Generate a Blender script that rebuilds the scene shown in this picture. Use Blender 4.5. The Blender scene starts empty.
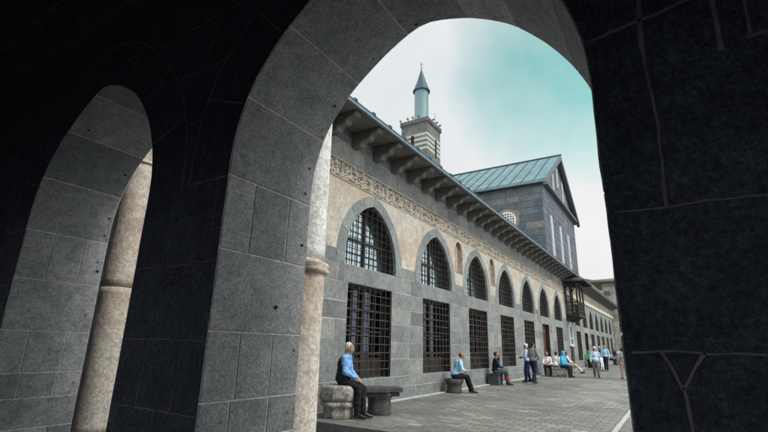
import bpy, bmesh, math, random
from mathutils import Vector, Matrix, noise
random.seed(7)
C = bpy.data.collections.new('courtyard'); bpy.context.scene.collection.children.link(C)
S = bpy.context.scene
R = math.radians

# ------------------------------------------------------------------ materials
def nt(name):
    m = bpy.data.materials.new(name); m.use_nodes = True
    t = m.node_tree; b = t.nodes['Principled BSDF']
    return m, t, b, (lambda k, **kw: mk(t, k, **kw))
def mk(t, k, **kw):
    n = t.nodes.new(k)
    for a, v in kw.items():
        if a.startswith('i_'): n.inputs[a[2:].replace('_', ' ')].default_value = v
        else: setattr(n, a, v)
    return n
def ramp(t, src, stops):
    n = t.nodes.new('ShaderNodeValToRGB'); t.links.new(src, n.inputs[0])
    e = n.color_ramp.elements
    while len(e) < len(stops): e.new(.5)
    for x, (p, c) in zip(e, stops): x.position = p; x.color = (*c, 1) if len(c) == 3 else c
    return n.outputs[0]
def mixc(t, fac, a, b, mode='MIX'):
    n = t.nodes.new('ShaderNodeMix'); n.data_type = 'RGBA'; n.blend_type = mode
    for s, v in ((n.inputs[0], fac), (n.inputs[6], a), (n.inputs[7], b)):
        if hasattr(v, 'is_linked'): t.links.new(v, s)
        elif isinstance(v, (int, float)): s.default_value = v
        else: s.default_value = (*v, 1)
    return n.outputs[2]
def stone(name, c0, c1, scale=3.0, tint=None, rough=.8, bump=.35, bscale=40, pits=0.0, tone=True, stain=None, dist=.01, grain=(.70, 1.24)):
    """c0/c1: dark and light base colour; per-block 'tone' attribute shifts block colour"""
    m, t, b, N = nt(name); L = t.links.new
    tc = N('ShaderNodeTexCoord')
    n1 = N('ShaderNodeTexNoise', i_Scale=scale, i_Detail=6.0, i_Roughness=.65); L(tc.outputs['Object'], n1.inputs['Vector'])
    col = ramp(t, n1.outputs[0], [(.3, c0), (.7, c1)])
    n2 = N('ShaderNodeTexNoise', i_Scale=bscale, i_Detail=5.0, i_Roughness=.7); L(tc.outputs['Object'], n2.inputs['Vector'])
    lo_, hi_ = grain
    fine = ramp(t, n2.outputs[0], [(.34, (lo_,) * 3), (.5, (1, 1, 1)), (.66, (hi_,) * 3)])
    col = mixc(t, 1.0, col, fine, 'MULTIPLY')
    n7 = N('ShaderNodeTexNoise', i_Scale=bscale * 3.3, i_Detail=3.0, i_Roughness=.8); L(tc.outputs['Object'], n7.inputs['Vector'])
    gr_ = ramp(t, n7.outputs[0], [(.36, (lo_, lo_, lo_)), (.5, (1, 1, 1)), (.64, (hi_, hi_, hi_))]); col = mixc(t, .8, col, mixc(t, 1.0, col, gr_, 'MULTIPLY'))
    n6 = N('ShaderNodeTexNoise', i_Scale=scale * 3.1, i_Detail=8.0, i_Roughness=.75); L(tc.outputs['Object'], n6.inputs['Vector'])
    blot = ramp(t, n6.outputs[0], [(.34, (.70, .71, .73)), (.5, (1, 1, 1)), (.68, (1.22, 1.2, 1.14))] if name != 'basalt_shaded' else [(.36, (.70, .70, .72)), (.52, (1, 1, 1)), (.66, (1.3, 1.3, 1.28))])
    col = mixc(t, 1.0, col, blot, 'MULTIPLY')
    if tone:
        at = N('ShaderNodeAttribute', attribute_name='tone')
        tn = ramp(t, at.outputs['Fac'], [(0, (.66, .68, .70)), (.5, (1, 1, 1)), (1, tint or (1.3, 1.27, 1.18))])
        col = mixc(t, 1.0, col, tn, 'MULTIPLY')
    if stain:
        n3 = N('ShaderNodeTexNoise', i_Scale=.9, i_Detail=7.0, i_Roughness=.7); L(tc.outputs['Object'], n3.inputs['Vector'])
        f = ramp(t, n3.outputs[0], [(.48, (0, 0, 0)), (.66, (1, 1, 1))])
        col = mixc(t, f, col, stain)
    h = n2.outputs[0]
    if pits:
        v = N('ShaderNodeTexVoronoi', i_Scale=pits); L(tc.outputs['Object'], v.inputs['Vector'])
        n4 = N('ShaderNodeTexNoise', i_Scale=3.0, i_Detail=8.0, i_Roughness=.8); L(tc.outputs['Object'], n4.inputs['Vector'])
        mm = N('ShaderNodeMath', operation='MULTIPLY_ADD'); L(n4.outputs[0], mm.inputs[0]); mm.inputs[1].default_value = -.30; L(v.outputs['Distance'], mm.inputs[2])
        pf = ramp(t, mm.outputs[0], [(-.17 + .0, (1, 1, 1)), (.02, (0, 0, 0))]) if False else ramp(t, mm.outputs[0], [(0, (.7, .7, .7)), (.06, (0, 0, 0))])
        col = mixc(t, pf, col, tuple(x * .3 for x in c0))
    L(col, b.inputs['Base Color'])
    b.inputs['Roughness'].default_value = rough
    bp = N('ShaderNodeBump', i_Strength=bump, i_Distance=dist); L(h, bp.inputs['Height']); L(bp.outputs[0], b.inputs['Normal'])
    return m
def plain(name, c, rough=.6, metal=0.0, var=.25, scale=8, bump=.0, spec=.5):
    m, t, b, N = nt(name); L = t.links.new
    tc = N('ShaderNodeTexCoord'); n = N('ShaderNodeTexNoise', i_Scale=scale, i_Detail=4.0); L(tc.outputs['Object'], n.inputs['Vector'])
    col = ramp(t, n.outputs[0], [(.3, tuple(x * (1 - var) for x in c)), (.7, tuple(min(1, x * (1 + var)) for x in c))])
    L(col, b.inputs['Base Color']); b.inputs['Roughness'].default_value = rough; b.inputs['Metallic'].default_value = metal
    b.inputs['Specular IOR Level'].default_value = spec
    if bump:
        bp = N('ShaderNodeBump', i_Strength=bump, i_Distance=.01); L(n.outputs[0], bp.inputs['Height']); L(bp.outputs[0], b.inputs['Normal'])
    return m
M = {}
M['basalt_wall'] = stone('basalt_wall', (.155, .17, .17), (.255, .27, .265), 2.2, tint=(1.46, 1.36, 1.20), bump=.5, bscale=22, pits=0)
M['basalt_far'] = stone('basalt_far', (.12, .14, .145), (.20, .22, .22), 1.2, tint=(1.4, 1.36, 1.2), bump=.3, bscale=12)
M['mortar'] = plain('mortar', (.46, .455, .43), .9)
M['mortar_pale'] = plain('mortar_pale', (.66, .65, .62), .9, var=.35, scale=14)
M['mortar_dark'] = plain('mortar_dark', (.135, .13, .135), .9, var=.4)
M['basalt_jamb'] = stone('basalt_jamb', (.21, .226, .236), (.31, .325, .332), 2.5, tint=(1.6, 1.6, 1.56), bump=1.0, bscale=42, pits=75, dist=.010, grain=(.60, 1.36))
M['basalt_shaded'] = stone('basalt_shaded', (.034, .044, .068), (.076, .092, .132), 3.0, tone=False, bump=1.0, bscale=30, dist=.05, grain=(.45, 1.7))  # the jamb basalt again, coloured much darker to carry the interior shade
M['voussoir'] = stone('voussoir', (.17, .195, .195), (.25, .275, .27), 3, bump=.4, bscale=25)
M['limestone'] = stone('limestone', (.36, .34, .29), (.53, .51, .45), 1.3, tint=(1.15, 1.12, 1.05), bump=.5, bscale=14, stain=(.40, .315, .235))
M['limestone_pale'] = stone('limestone_pale', (.46, .42, .34), (.62, .58, .49), 1.6, bump=.3, bscale=10)
M['letter_stone'] = stone('letter_stone', (.50, .45, .37), (.66, .61, .52), 5, bump=.3, bscale=30, tone=False)
M['letter_ground'] = plain('letter_ground', (.16, .145, .125), .95, var=.5, scale=14)
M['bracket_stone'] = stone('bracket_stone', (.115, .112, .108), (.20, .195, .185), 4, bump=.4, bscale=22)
M['iron'] = plain('iron', (.040, .034, .031), .6, .3, var=.5, scale=9)
M['iron_rust'] = plain('iron_rust', (.06, .054, .051), .65, .2, var=.6, scale=4)
M['wood_and_reveal_shade'] = plain('wood_and_reveal_shade', (.022, .017, .015), .6, var=.4, scale=10)  # dark wood; also paints the shade inside the window reveals
M['wood_door'] = plain('wood_door', (.10, .045, .028), .6, var=.4, scale=10)
M['roof_metal'] = plain('roof_metal', (.105, .20, .225), .5, .3, var=.28, scale=1.1)
M['roof_edge'] = plain('roof_edge', (.035, .075, .10), .5, .3, var=.2)
M['gutter'] = plain('gutter', (.17, .235, .28), .5, .3, var=.15)
M['gable_side'] = stone('gable_side', (.065, .085, .11), (.12, .15, .175), .9, tint=(1.9, 1.5, 1.1), bump=.3, bscale=6)
M['gable_trim'] = plain('gable_trim', (.075, .085, .085), .6)
M['white_plaster'] = plain('white_plaster', (.66, .68, .68), .8, var=.12)
M['lancet_stone'] = plain('lancet_stone', (.42, .45, .46), .8, var=.2)
M['terracotta'] = plain('terracotta', (.26, .20, .155), .9)
M['niche_brick'] = stone('niche_brick', (.26, .17, .11), (.42, .30, .21), 6, tone=False)
M['minaret_stone'] = stone('minaret_stone', (.075, .085, .085), (.15, .155, .145), 2.0, tone=True, bump=.4, bscale=8)
M['minaret_white'] = plain('minaret_white', (.38, .385, .36), .85)
M['shaft_paint'] = plain('shaft_paint', (.105, .19, .205), .55, var=.08)
M['cone_lead'] = plain('cone_lead', (.022, .058, .08), .5, .4, var=.3, scale=5)
M['marble_col'] = stone('marble_col', (.56, .51, .43), (.80, .75, .67), 3.5, tone=False, bump=1.0, bscale=20, pits=45, stain=(.46, .33, .24), dist=.012)
M['marble_white'] = stone('marble_white', (.72, .72, .70), (.88, .88, .86), 3.5, tone=False, bump=1.0, bscale=20, pits=45, dist=.012)
M['old_limestone'] = stone('old_limestone', (.12, .112, .10), (.62, .59, .52), 9, tone=False, bump=1.0, bscale=24, pits=30, dist=.03)
M['dark_capital'] = stone('dark_capital', (.028, .03, .032), (.085, .088, .088), 7, tone=False, bump=.9, bscale=30, dist=.02)
M['bench_stone'] = stone('bench_stone', (.30, .26, .23), (.48, .43, .38), 5, tone=False, bump=.5, bscale=20)
M['end_wall'] = stone('end_wall', (.34, .32, .27), (.56, .53, .46), .8, tint=(1.15, 1.12, 1.05), bump=.3, bscale=5)
M['ac_white'] = plain('ac_white', (.10, .12, .14), .6)
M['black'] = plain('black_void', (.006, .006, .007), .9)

def paving():
    m, t, b, N = nt('courtyard_paving'); L = t.links.new
    tc = N('ShaderNodeTexCoord'); sp = N('ShaderNodeSeparateXYZ'); L(tc.outputs['Object'], sp.inputs[0])
    cb = N('ShaderNodeCombineXYZ'); L(sp.outputs['Y'], cb.inputs['X']); L(sp.outputs['X'], cb.inputs['Y'])
    dn = N('ShaderNodeTexNoise', i_Scale=1.6, i_Detail=3.0); L(cb.outputs[0], dn.inputs['Vector'])
    va = N('ShaderNodeVectorMath', operation='MULTIPLY_ADD'); L(dn.outputs['Color'], va.inputs[0]); va.inputs[1].default_value = (.07, .07, 0); L(cb.outputs[0], va.inputs[2])
    br = N('ShaderNodeTexBrick', offset=.5, i_Scale=1.0, i_Mortar_Size=.011, i_Mortar_Smooth=.35, i_Bias=0.0, i_Brick_Width=.33, i_Row_Height=.21)
    br.inputs['Color1'].default_value = (.0, .0, .0, 1); br.inputs['Color2'].default_value = (1, 1, 1, 1); br.inputs['Mortar'].default_value = (.5, .5, .5, 1)
    L(va.outputs[0], br.inputs['Vector'])
    blk = ramp(t, br.outputs['Color'], [(0, (.160, .163, .155)), (.6, (.205, .207, .192)), (.88, (.245, .242, .222)), (1, (.34, .33, .30))])
    n1 = N('ShaderNodeTexNoise', i_Scale=.55, i_Detail=6.0); L(tc.outputs['Object'], n1.inputs['Vector'])
    big = ramp(t, n1.outputs[0], [(.32, (.68, .70, .72)), (.68, (1.26, 1.23, 1.17))])
    col = mixc(t, 1.0, blk, big, 'MULTIPLY')
    n2 = N('ShaderNodeTexNoise', i_Scale=16.0, i_Detail=5.0, i_Roughness=.7); L(tc.outputs['Object'], n2.inputs['Vector'])
    fine = ramp(t, n2.outputs[0], [(.3, (.75, .75, .75)), (.7, (1.25, 1.25, 1.25))])
    col = mixc(t, 1.0, col, fine, 'MULTIPLY')
    col = mixc(t, br.outputs['Fac'], col, (.082, .08, .075))
    L(col, b.inputs['Base Color'])
    rr = ramp(t, n2.outputs[0], [(.3, (.38, .38, .38)), (.7, (.62, .62, .62))]); L(rr, b.inputs['Roughness'])
    hh = N('ShaderNodeMath', operation='MULTIPLY_ADD'); L(br.outputs['Fac'], hh.inputs[0]); hh.inputs[1].default_value = -1.2; L(n2.outputs[0], hh.inputs[2])
    bp = N('ShaderNodeBump', i_Strength=.8, i_Distance=.025); L(hh.outputs[0], bp.inputs['Height']); L(bp.outputs[0], b.inputs['Normal'])
    return m
M['paving'] = paving()
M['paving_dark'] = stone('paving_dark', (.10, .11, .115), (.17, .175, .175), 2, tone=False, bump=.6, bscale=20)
M['kerb_pale'] = stone('kerb_pale', (.36, .36, .34), (.50, .50, .47), 2, tone=False, bump=.4, bscale=20)
def glass(name, refl, tint):
    m, t, b, N = nt(name)
    b.inputs['Base Color'].default_value = (*tint, 1); b.inputs['Metallic'].default_value = refl; b.inputs['Roughness'].default_value = .07
    tc = N('ShaderNodeTexCoord'); n = N('ShaderNodeTexNoise', i_Scale=2.5, i_Detail=2.0); t.links.new(tc.outputs['Object'], n.inputs['Vector'])
    bp = N('ShaderNodeBump', i_Strength=.25, i_Distance=.02); t.links.new(n.outputs[0], bp.inputs['Height']); t.links.new(bp.outputs[0], b.inputs['Normal'])
    return m
M['glass_up'] = glass('glass_upper', 1.0, (.66, .84, .90))
M['glass_low'] = glass('glass_lower', 1.0, (.10, .12, .145))

# ------------------------------------------------------------------ mesh builder
class MB:
    def __init__(s): s.v = []; s.f = []; s.t = []; s.m = []
    def add(s, vs, fs, tone=.5, mi=0):
        o = len(s.v); s.v += [tuple(p) for p in vs]
        for f in fs: s.f.append(tuple(i + o for i in f)); s.t.append(tone); s.m.append(mi)
    def quad(s, a, b, c, d, tone=.5, mi=0): s.add([a, b, c, d], [(0, 1, 2, 3)], tone, mi)
    def box(s, x0, x1, y0, y1, z0, z1, tone=.5, mi=0):
        v = [(x, y, z) for x in (x0, x1) for y in (y0, y1) for z in (z0, z1)]
        s.add(v, [(0, 1, 3, 2), (4, 6, 7, 5), (0, 4, 5, 1), (2, 3, 7, 6), (0, 2, 6, 4), (1, 5, 7, 3)], tone, mi)
    def bar(s, p, q, r, n=6, tone=.5, mi=0, r2=None):
        p, q = Vector(p), Vector(q); d = (q - p); r2 = r if r2 is None else r2
        a = d.orthogonal().normalized(); b = d.cross(a).normalized()
        vs = [p + (a * math.cos(2 * math.pi * i / n) + b * math.sin(2 * math.pi * i / n)) * r for i in range(n)]
        vs += [q + (a * math.cos(2 * math.pi * i / n) + b * math.sin(2 * math.pi * i / n)) * r2 for i in range(n)]
        s.add(vs, [(i, (i + 1) % n, n + (i + 1) % n, n + i) for i in range(n)] + [tuple(range(n - 1, -1, -1)), tuple(range(n, 2 * n))], tone, mi)
    def sqbar(s, p, q, w, h, up=(0, 0, 1), tone=.5, mi=0):
        p, q, up = Vector(p), Vector(q), Vector(up); d = (q - p).normalized(); a = d.cross(up).normalized() * w / 2; b = a.cross(d).normalized() * h / 2
        v = [p - a - b, p + a - b, p + a + b, p - a + b, q - a - b, q + a - b, q + a + b, q - a + b]
        s.add(v, [(0, 1, 2, 3), (7, 6, 5, 4), (0, 4, 5, 1), (1, 5, 6, 2), (2, 6, 7, 3), (3, 7, 4, 0)], tone, mi)
    def prism(s, poly, a, b, mp, tone=.5, mi=0):
        """poly list of 2D; mp(u,v,w)->3D; w from a to b"""
        n = len(poly); vs = [mp(u, v, a) for u, v in poly] + [mp(u, v, b) for u, v in poly]
        s.add(vs, [(i, (i + 1) % n, n + (i + 1) % n, n + i) for i in range(n)] + [tuple(range(n - 1, -1, -1)), tuple(range(n, 2 * n))], tone, mi)
    def lathe(s, prof, c, n=24, tone=.5, mi=0, jit=0, tilt=None, cap=True):
        """prof [(r,z)]"""
        vs = []
        for r, z in prof:
            for i in range(n):
                a = 2 * math.pi * i / n
                rr = r * (1 + (jit * (noise.noise(Vector((math.cos(a) * 1.7, math.sin(a) * 1.7, z * 3 + c[0])))) if jit else 0))
                p = Vector((rr * math.cos(a), rr * math.sin(a), z))
                if tilt: p = tilt @ p
                vs.append(p + Vector(c))
        fs = [(k * n + i, k * n + (i + 1) % n, (k + 1) * n + (i + 1) % n, (k + 1) * n + i) for k in range(len(prof) - 1) for i in range(n)]
        if cap: fs += [tuple(range(n - 1, -1, -1)), tuple(range((len(prof) - 1) * n, len(prof) * n))]
        s.add(vs, fs, tone, mi)
    def patch(s, mp, u0, u1, v0, v1, gap=.006, h=.012, bev=.008, nu=1, nv=1, tone=None, mi=0, jit=.002):
        """raised block on a mapped surface mp(u,v,h)"""
        if tone is None: tone = min(1, max(0, random.gauss(.45, .2)))
        u0 += gap + random.uniform(-jit, jit); u1 -= gap + random.uniform(-jit, jit); v0 += gap + random.uniform(-jit, jit); v1 -= gap + random.uniform(-jit, jit)
        if u1 - u0 < .03 or v1 - v0 < .03: return
        us = [u0, u0 + bev] + [u0 + bev + (u1 - u0 - 2 * bev) * i / nu for i in range(1, nu)] + [u1 - bev, u1]
        vs = [v0, v0 + bev] + [v0 + bev + (v1 - v0 - 2 * bev) * i / nv for i in range(1, nv)] + [v1 - bev, v1]
        a = []; U = len(us); V = len(vs)
        for j, v in enumerate(vs):
            for i, u in enumerate(us):
                a.append(mp(u, v, 0 if i in (0, U - 1) or j in (0, V - 1) else h))
        s.add(a, [(j * U + i, j * U + i + 1, (j + 1) * U + i + 1, (j + 1) * U + i) for j in range(V - 1) for i in range(U - 1)], tone, mi)
    def ribbon(s, pts, w, mp, tone=.5, mi=0, wob=.3, h=.004):
        """flat raised ribbon along 2D pts mapped by mp(u,v,h)"""
        P = [Vector(p) for p in pts]; vs = []
        for i, p in enumerate(P):
            d = (P[min(i + 1, len(P) - 1)] - P[max(i - 1, 0)]); d = d.normalized() if d.length else Vector((1, 0)); n = Vector((-d.y, d.x))
            ww = w * (1 + random.uniform(-wob, wob)) / 2
            for q, hh in ((p - n * ww * 1.3, 0), (p - n * ww, h), (p + n * ww, h), (p + n * ww * 1.3, 0)): vs.append(mp(q.x, q.y, hh))
        s.add(vs, [(i * 4 + k, i * 4 + k + 1, i * 4 + k + 5, i * 4 + k + 4) for i in range(len(P) - 1) for k in range(3)], tone, mi)
    def build(s, name, mats, parent=None, smooth=False, loc=None):
        me = bpy.data.meshes.new(name); me.from_pydata(s.v, [], s.f)
        if not isinstance(mats, (list, tuple)): mats = [mats]
        for m in mats: me.materials.append(M[m] if isinstance(m, str) else m)
        at = me.attributes.new('tone', 'FLOAT', 'FACE'); at.data.foreach_set('value', s.t)
        me.polygons.foreach_set('material_index', s.m)
        if smooth: me.polygons.foreach_set('use_smooth', [True] * len(me.polygons))
        me.validate(); me.update()
        o = bpy.data.objects.new(name, me); C.objects.link(o)
        if parent: o.parent = parent
        return o
def tag(o, label=None, cat=None, group=None, kind=None):
    for k, v in (('label', label), ('category', cat), ('group', group), ('kind', kind)):
        if v: o[k] = v
    return o
def empty(name, loc=(0, 0, 0), rz=0):
    o = bpy.data.objects.new(name, None); C.objects.link(o); o.location = loc; o.rotation_euler = (0, 0, rz); o.empty_display_size = .2
    return o
def recalc(o):
    bm = bmesh.new(); bm.from_mesh(o.data); bmesh.ops.recalc_face_normals(bm, faces=bm.faces); bm.to_mesh(o.data); bm.free()

# ------------------------------------------------------------------ ground
LOW = -.36
g = MB(); g.quad((7.6, -60, -.004), (400, -60, -.004), (400, 120, -.004), (7.6, 120, -.004)); tag(g.build('courtyard_paving', 'paving'), kind='structure')
g = MB(); g.quad((-60, -60, LOW), (7.6, -60, LOW), (7.6, 120, LOW), (-60, 120, LOW)); tag(g.build('lower_pavement', 'paving_dark'), kind='structure')
g = MB()                                                           # kerb along the drop
y = -40
while y < 6.95:
    l = random.uniform(.8, 1.3); y1 = min(y + l, 6.95)
    g.box(7.44, 7.84, y + .003, y1 - .003, LOW, .0 + random.uniform(.002, .008)); y = y1
tag(g.build('edge_kerb', 'paving_dark'), kind='structure')
bpy.data.objects['edge_kerb'].data.materials[0] = stone('kerb_dark_stone', (.10, .105, .105), (.17, .175, .17), 3, tone=False, bump=.6, bscale=25)
g = MB(); x = 7.85
while x < 71:
    l = random.uniform(.9, 1.5); g.box(x + .004, min(x + l, 71.5) - .004, 6.80, 6.96, -.02, .018 + random.uniform(0, .006)); x += l
tag(g.build('wall_foot_kerb', 'kerb_pale'), kind='structure')
g = MB(); x = 7.85
while x < 60:
    g.box(x + .004, x + 1.1 - .004, 1.16, 1.25, -.02, .004 + random.uniform(0, .003)); x += 1.1
tag(g.build('pale_paving_line', 'kerb_pale'), kind='structure')
g = MB(); y = -20  # darker strip across the courtyard ground
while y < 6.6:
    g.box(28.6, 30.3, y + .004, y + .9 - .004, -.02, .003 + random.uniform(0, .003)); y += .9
tag(g.build('dark_cross_band', 'paving_dark'), kind='structure')

# ------------------------------------------------------------------ portico (where the camera stands)
X0, X1 = 2.5, 3.65
RIM = [(3.36, LOW), (3.36, .3), (3.36, 1.0), (3.36, 1.58), (3.36, 2.31), (3.36, 3.0), (3.345, 3.3), (3.29, 3.58), (3.17, 3.90), (3.02, 4.12), (2.85, 4.32), (2.62, 4.51), (2.36, 4.69), (2.1, 4.83),
       (1.84, 4.90), (1.49, 4.81), (1.25, 4.70), (1.03, 4.57), (.84, 4.41), (.67, 4.22), (.53, 4.03), (.41, 3.82), (.30, 3.56), (.235, 3.3), (.21, 3.0), (.21, 2.31), (.21, 1.5), (.21, .8), (.21, LOW)]
PITCH = 4.47
def rim(off): return [(y + off, z) for y, z in RIM]
def rim_at(prof, s):
    acc = 0
    for (a, b) in zip(prof, prof[1:]):
        l = math.dist(a, b)
        if acc + l >= s:
            f = (s - acc) / l; p = (a[0] + (b[0] - a[0]) * f, a[1] + (b[1] - a[1]) * f)
            d = ((b[0] - a[0]) / l, (b[1] - a[1]) / l); return p, d
        acc += l
    l = math.dist(prof[-2], prof[-1]); d = ((prof[-1][0] - prof[-2][0]) / l, (prof[-1][1] - prof[-2][1]) / l)
    return prof[-1], d
def smooth_prof(prof, n=3):
    out = []
    P = prof
    for i in range(len(P) - 1):
        p0 = P[max(i - 1, 0)]; p1 = P[i]; p2 = P[i + 1]; p3 = P[min(i + 2, len(P) - 1)]
        if p1[1] < 2.9 and p2[1] < 3.01: out.append(p1); continue
        for k in range(n):
            t = k / n
            out.append(tuple(.5 * (2 * p1[j] + (p2[j] - p0[j]) * t + (2 * p0[j] - 5 * p1[j] + 4 * p2[j] - p3[j]) * t * t + (-p0[j] + 3 * p1[j] - 3 * p2[j] + p3[j]) * t ** 3) for j in (0, 1)))
    out.append(P[-1]); return out
SM0 = smooth_prof(RIM)
def roughen(P, step=.05):
    out = []; tot = sum(math.dist(a, b) for a, b in zip(P, P[1:])); n = int(tot / step)
    acc = 0; k = 0
    for i in range(n + 1):
        s = tot * i / n
        while k < len(P) - 2 and acc + math.dist(P[k], P[k + 1]) < s: acc += math.dist(P[k], P[k + 1]); k += 1
        l = math.dist(P[k], P[k + 1]); f = min(1, (s - acc) / l); d = ((P[k + 1][0] - P[k][0]) / l, (P[k + 1][1] - P[k][1]) / l)
        e = .0035 * noise.noise(Vector((s * 9, 1.5, 0))) + .006 * noise.noise(Vector((s * 1.7, 7, 0))); c = noise.noise(Vector((s * 4.1, 3.3, 9)))
        if c > .42: e += (c - .42) * .10                              # chipped arrises
        out.append((P[k][0] + (P[k + 1][0] - P[k][0]) * f + d[1] * -e * -1, P[k][1] + (P[k + 1][1] - P[k][1]) * f + d[0] * e))
    out[0], out[-1] = P[0], P[-1]; return out
SM = roughen(SM0)
offs = [-2 * PITCH, -PITCH, 0, PITCH, 2 * PITCH, 3 * PITCH]
TOP = 7.4
portico = empty('stone_portico', (X0, 1.8, LOW)); inv = Matrix.Translation((-X0, -1.8, -LOW))
tag(portico, 'shaded basalt portico with pointed arches framing the courtyard view', 'portico')
def rel(o): o.matrix_parent_inverse = portico.matrix_world.inverted() if False else Matrix.Translation((-X0, -1.8, -LOW)); return o
# wall faces (front, back) as strips around the openings
w = MB()
ylo, yhi = offs[0] - 1.2, offs[-1] + 4.6
for X, flip in ((X0, 0), (X1, 1)):
    for q, o in enumerate(offs):
        P = [(y + o, z) for y, z in SM][::-1]                       # from the right foot over to the left foot
        a0 = ylo if q == 0 else (offs[q - 1] + 3.36 + .21 + o) / 2; a1 = yhi if q == len(offs) - 1 else (offs[q + 1] + .21 + 3.36 + o) / 2
        poly = [(a0, LOW)] + P + [(a1, LOW), (a1, TOP), (a0, TOP)]
        w.add([(X, u, v) for u, v in poly], [tuple(range(len(poly)))])
w.quad((X0, ylo, TOP), (X1, ylo, TOP), (X1, yhi, TOP), (X0, yhi, TOP))
for yy in (ylo, yhi): w.quad((X0, yy, LOW), (X1, yy, LOW), (X1, yy, TOP), (X0, yy, TOP))
# mortar ribbons on the inner face
def mpw(u, v, h): return (X0 - .002 - h, u, v)
def inside(y, z, grow):
    for o in offs:
        yy = y - o
        if -.9 - grow < yy < 4.4 + grow:
            best = 9
            ins = False
            pts = SM0
            for a, b in zip(pts, pts[1:]):
                ax, az = a; bx, bz = b; l2 = (bx - ax) ** 2 + (bz - az) ** 2
                if l2 < 1e-9: continue
                t = max(0, min(1, ((yy - ax) * (bx - ax) + (z - az) * (bz - az)) / l2)); best = min(best, math.hypot(yy - ax - t * (bx - ax), z - az - t * (bz - az)))
                if (ax > yy) != (bx > yy):
                    zz = az + (bz - az) * (yy - ax) / (bx - ax)
                    if zz > z: ins = not ins
            if z < 3.0 and .21 < yy < 3.36: ins = True
            if ins or (best < grow and z > 3.0): return True
    return False
def seg(p, q, width, grow=.01, step=.09):
    n = max(2, int(math.dist(p, q) / step)); run = []
    ph = random.uniform(0, 99)
    for i in range(n + 1):
        t = i / n; y = p[0] + (q[0] - p[0]) * t; z = p[1] + (q[1] - p[1]) * t
        k = .012 * noise.noise(Vector((t * n * .31, ph, 0))) + .004 * noise.noise(Vector((t * n * 1.1, ph, 5))); dx, dz = q[0] - p[0], q[1] - p[1]; l = math.hypot(dx, dz)
        y += -dz / l * k; z += dx / l * k
        if inside(y, z, grow): 
            if len(run) > 2: w.ribbon(run, width, mpw, mi=1, wob=.28)
            run = []
        else: run.append((y, z))
    if len(run) > 2: w.ribbon(run, width, mpw, mi=1, wob=.28)
zs = [.25, .9, 1.5, 2.19, 3.02, 3.72, 4.38, 5.05, 5.65, 6.3]
RG = .62
for i, z in enumerate(zs):
    seg((ylo, z), (yhi, z), .0085, RG, .05)
    if i + 1 < len(zs):
        y = ylo + random.uniform(0, .8)
        while y < yhi:
            if not (-.8 < y < .35 and z < 4.2): seg((y + random.uniform(-.12, .12), z), (y, zs[i + 1]), .0085, RG, .05)
            y += random.uniform(.45, 1.0)
for p, q, wd in [((-.055, 3.02), (-.075, 2.6), .014), ((-.075, 2.6), (-.05, 2.19), .013), ((-.08, 3.6), (-.055, 3.02), .02), ((.06, 1.5), (-.005, 1.34), .011), ((-.11, 1.5), (-.01, 1.34), .011), ((-.007, 1.35), (-.03, .9), .012)]:
    seg(p, q, wd, .0, .04)
for _ in range(150):
    y = random.uniform(3.2, 9.5); z = random.uniform(1.2, 6.4); a = random.uniform(0, 6.28)
    for _k in range(random.randint(1, 3)):
        l = random.uniform(.12, .4); y2, z2 = y + l * math.cos(a), z + l * math.sin(a)
        if z2 < 6.8: seg((y, z), (y2, z2), random.uniform(.004, .008), .05, .04)
        y, z = y2, z2; a += random.uniform(-1.1, 1.1)
for o in offs:                                                     # voussoir joints
    P = [(y + o, z) for y, z in SM0]; tot = sum(math.dist(a, b) for a, b in zip(P, P[1:]))
    s = 3.36
    while s < tot - 3.3:
        p, d = rim_at(P, s); n = (-d[1], d[0]); n = n if n[0] * (p[0] - 1.8 - o) + n[1] * (p[1] - 2.4) > 0 else (-n[0], -n[1])
        q = (p[0] + n[0] * RG, p[1] + n[1] * RG); seg((p[0] + n[0] * .02, p[1] + n[1] * .02), q, .016, .0, .06); s += random.uniform(.62, .8)
    run = []
    s = 3.36
    while s < tot - 3.3:
        p, d = rim_at(P, s); n = (-d[1], d[0]); n = n if n[0] * (p[0] - 1.8 - o) + n[1] * (p[1] - 2.4) > 0 else (-n[0], -n[1])
        k = RG + .05 * noise.noise(Vector((s * 1.3, o, 3))); run.append((p[0] + n[0] * k, p[1] + n[1] * k)); s += .12
    w.ribbon(run, .015, mpw, mi=1, wob=.6)
wo = rel(w.build('arcade_wall', ['basalt_shaded', 'mortar_dark'], portico))
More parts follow.
